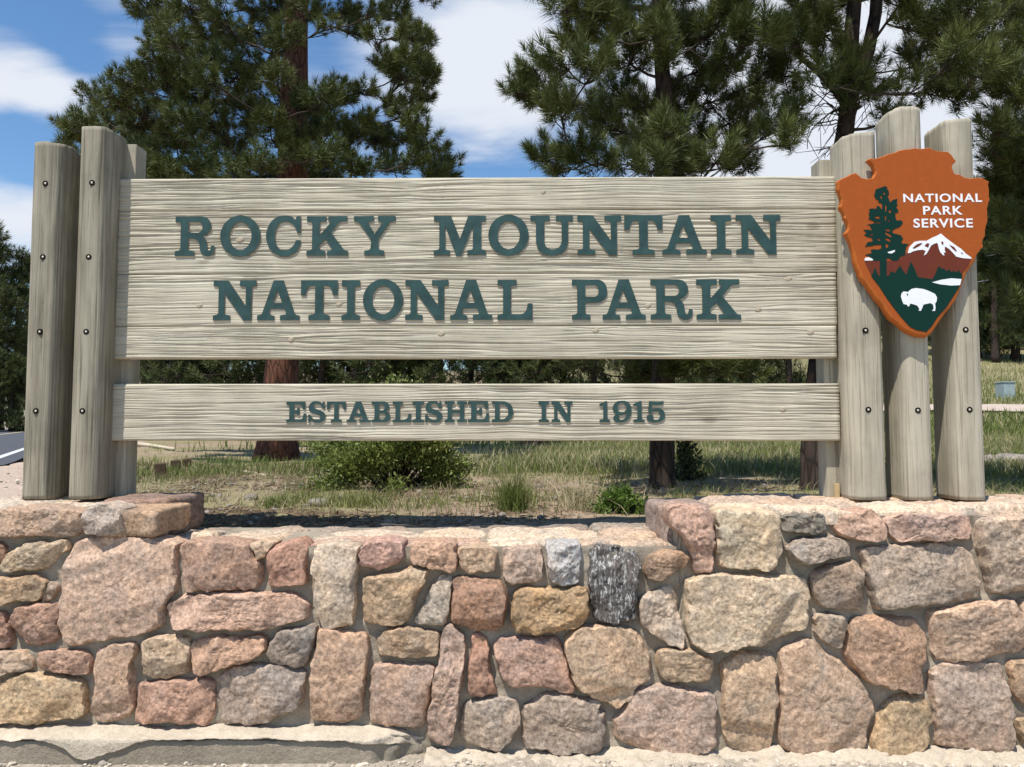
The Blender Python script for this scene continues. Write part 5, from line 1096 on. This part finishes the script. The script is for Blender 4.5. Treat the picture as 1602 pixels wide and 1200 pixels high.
stick('grey stick lying further back among the pebbles', [(408, 763), (420, 761), (432, 758)], .011, M_STICK)
stick('brown stick beside a green tuft close to the wall', [(384, 784), (398, 787), (412, 787)], .008, M_STICK)
stick('long pale log lying by the road verge behind the left posts', [(205, 697), (235, 700), (272, 706)], .055, M_PALE, 'log', 'log')
for lab, x, y, h in [('nearest and tallest of three short dark wooden stakes in the grass', 252, 750, .17), ('middle one of three short dark wooden stakes in the grass', 276, 740, .15), ('farthest of three short dark wooden stakes in the grass', 293, 732, .12)]:
    g = G(x, y); o = box('wooden_stake', (-.055, -.055, -.05), (.055, .055, h), M_STICKD, None, .012, tuple(g)); o.rotation_euler = (R(4), R(-5), .4); tag(o, lab, 'stake', 'wooden stakes in the grass')
def rock(label, px, py, s, seed, group=None):
    rg = np.random.default_rng(seed); g = G(px, py); bm = bmesh.new(); bmesh.ops.create_icosphere(bm, subdivisions=3, radius=1)
    V = np.array([v.co[:] for v in bm.verts]); Fc = [[v.index for v in f.verts] for f in bm.faces]; bm.free()
    V = V * (1 + .22 * fbm(V * 1.7 + seed, 3, seed))[:, None] * np.array([1.3, 1, .6]) * s
    o = link_mesh('rock', V, Fc, M_ROCK, None, True, tuple(g + np.array([0, 0, s * .25]))); o.rotation_euler = (0, 0, seed); tag(o, label, 'rock', group)
for i, (x, y, s) in enumerate([(1550, 727, .15), (1566, 725, .13), (1583, 727, .17), (1600, 726, .15), (1618, 727, .18), (1640, 728, .16)]):
    rock('grey edging rock on the right lawn, %s of its row counted from the posts' % ORD[i], x, y, s, 120 + i, 'edging rocks on the right lawn')
rock('pale grey rock on the soil in the middle of the left clearing', 392, 781, .045, 130); rock('brownish rock beside the rounded shrub', 498, 790, .06, 131)

# ---- utility box, pole and wires on the right
g = G(1573, 624); s = g[1] / F
g = g + np.array([0, 0, .12]); ub = tag(empty('utility_box', g), 'pale blue green utility box standing by the driveway', 'utility box')
box('cabinet', (-8.5 * s, -.3, -.2), (8.5 * s, .3, 20 * s), M_BOX, ub, .02); box('lid', (-9.2 * s, -.33, 20 * s + .003), (9.2 * s, .33, 22 * s), M_BOX, ub, .015); box('seam', (-.3 * s, -.315, 1 * s), (.3 * s, -.301, 19 * s), M_BOX, ub, .002)
pb = P(2050, 640, 34); gz = float(hgt(pb[0], 34)); up = tag(empty('utility_pole', (pb[0], 34, gz)), 'wooden utility pole standing on the hillside to the right', 'utility pole')
V, Fc = tube_vf([(0, 0, -.3), (0, 0, 5), (0, 0, 11)], [.16, .14, .11], 10); link_mesh('pole', V, Fc, M_BARKD, up); box('crossarm', (-.9, -.06, 10.2), (.9, .06, 10.35), M_STICK, up, .01)
for lab, y0, y1, dy in [('upper thin power wire crossing the sky at the right edge', 408, 392, -.6), ('lower thin power wire crossing the trees at the right edge', 447, 430, .6)]:
    a_ = P(1470, y0 + 12, 42); m_ = P(1602, y1, 37); b_ = np.array([pb[0], 34, P(2050, y1 - 45, 34)[2]])
    V, Fc = tube_vf(bez(a_, m_ * 2 - (a_ + b_) / 2, b_, 16), .016, 5); c = m_; tag(link_mesh('power_wire', V - c, Fc, M_WIRE, None, True, tuple(c)), lab, 'power wire')
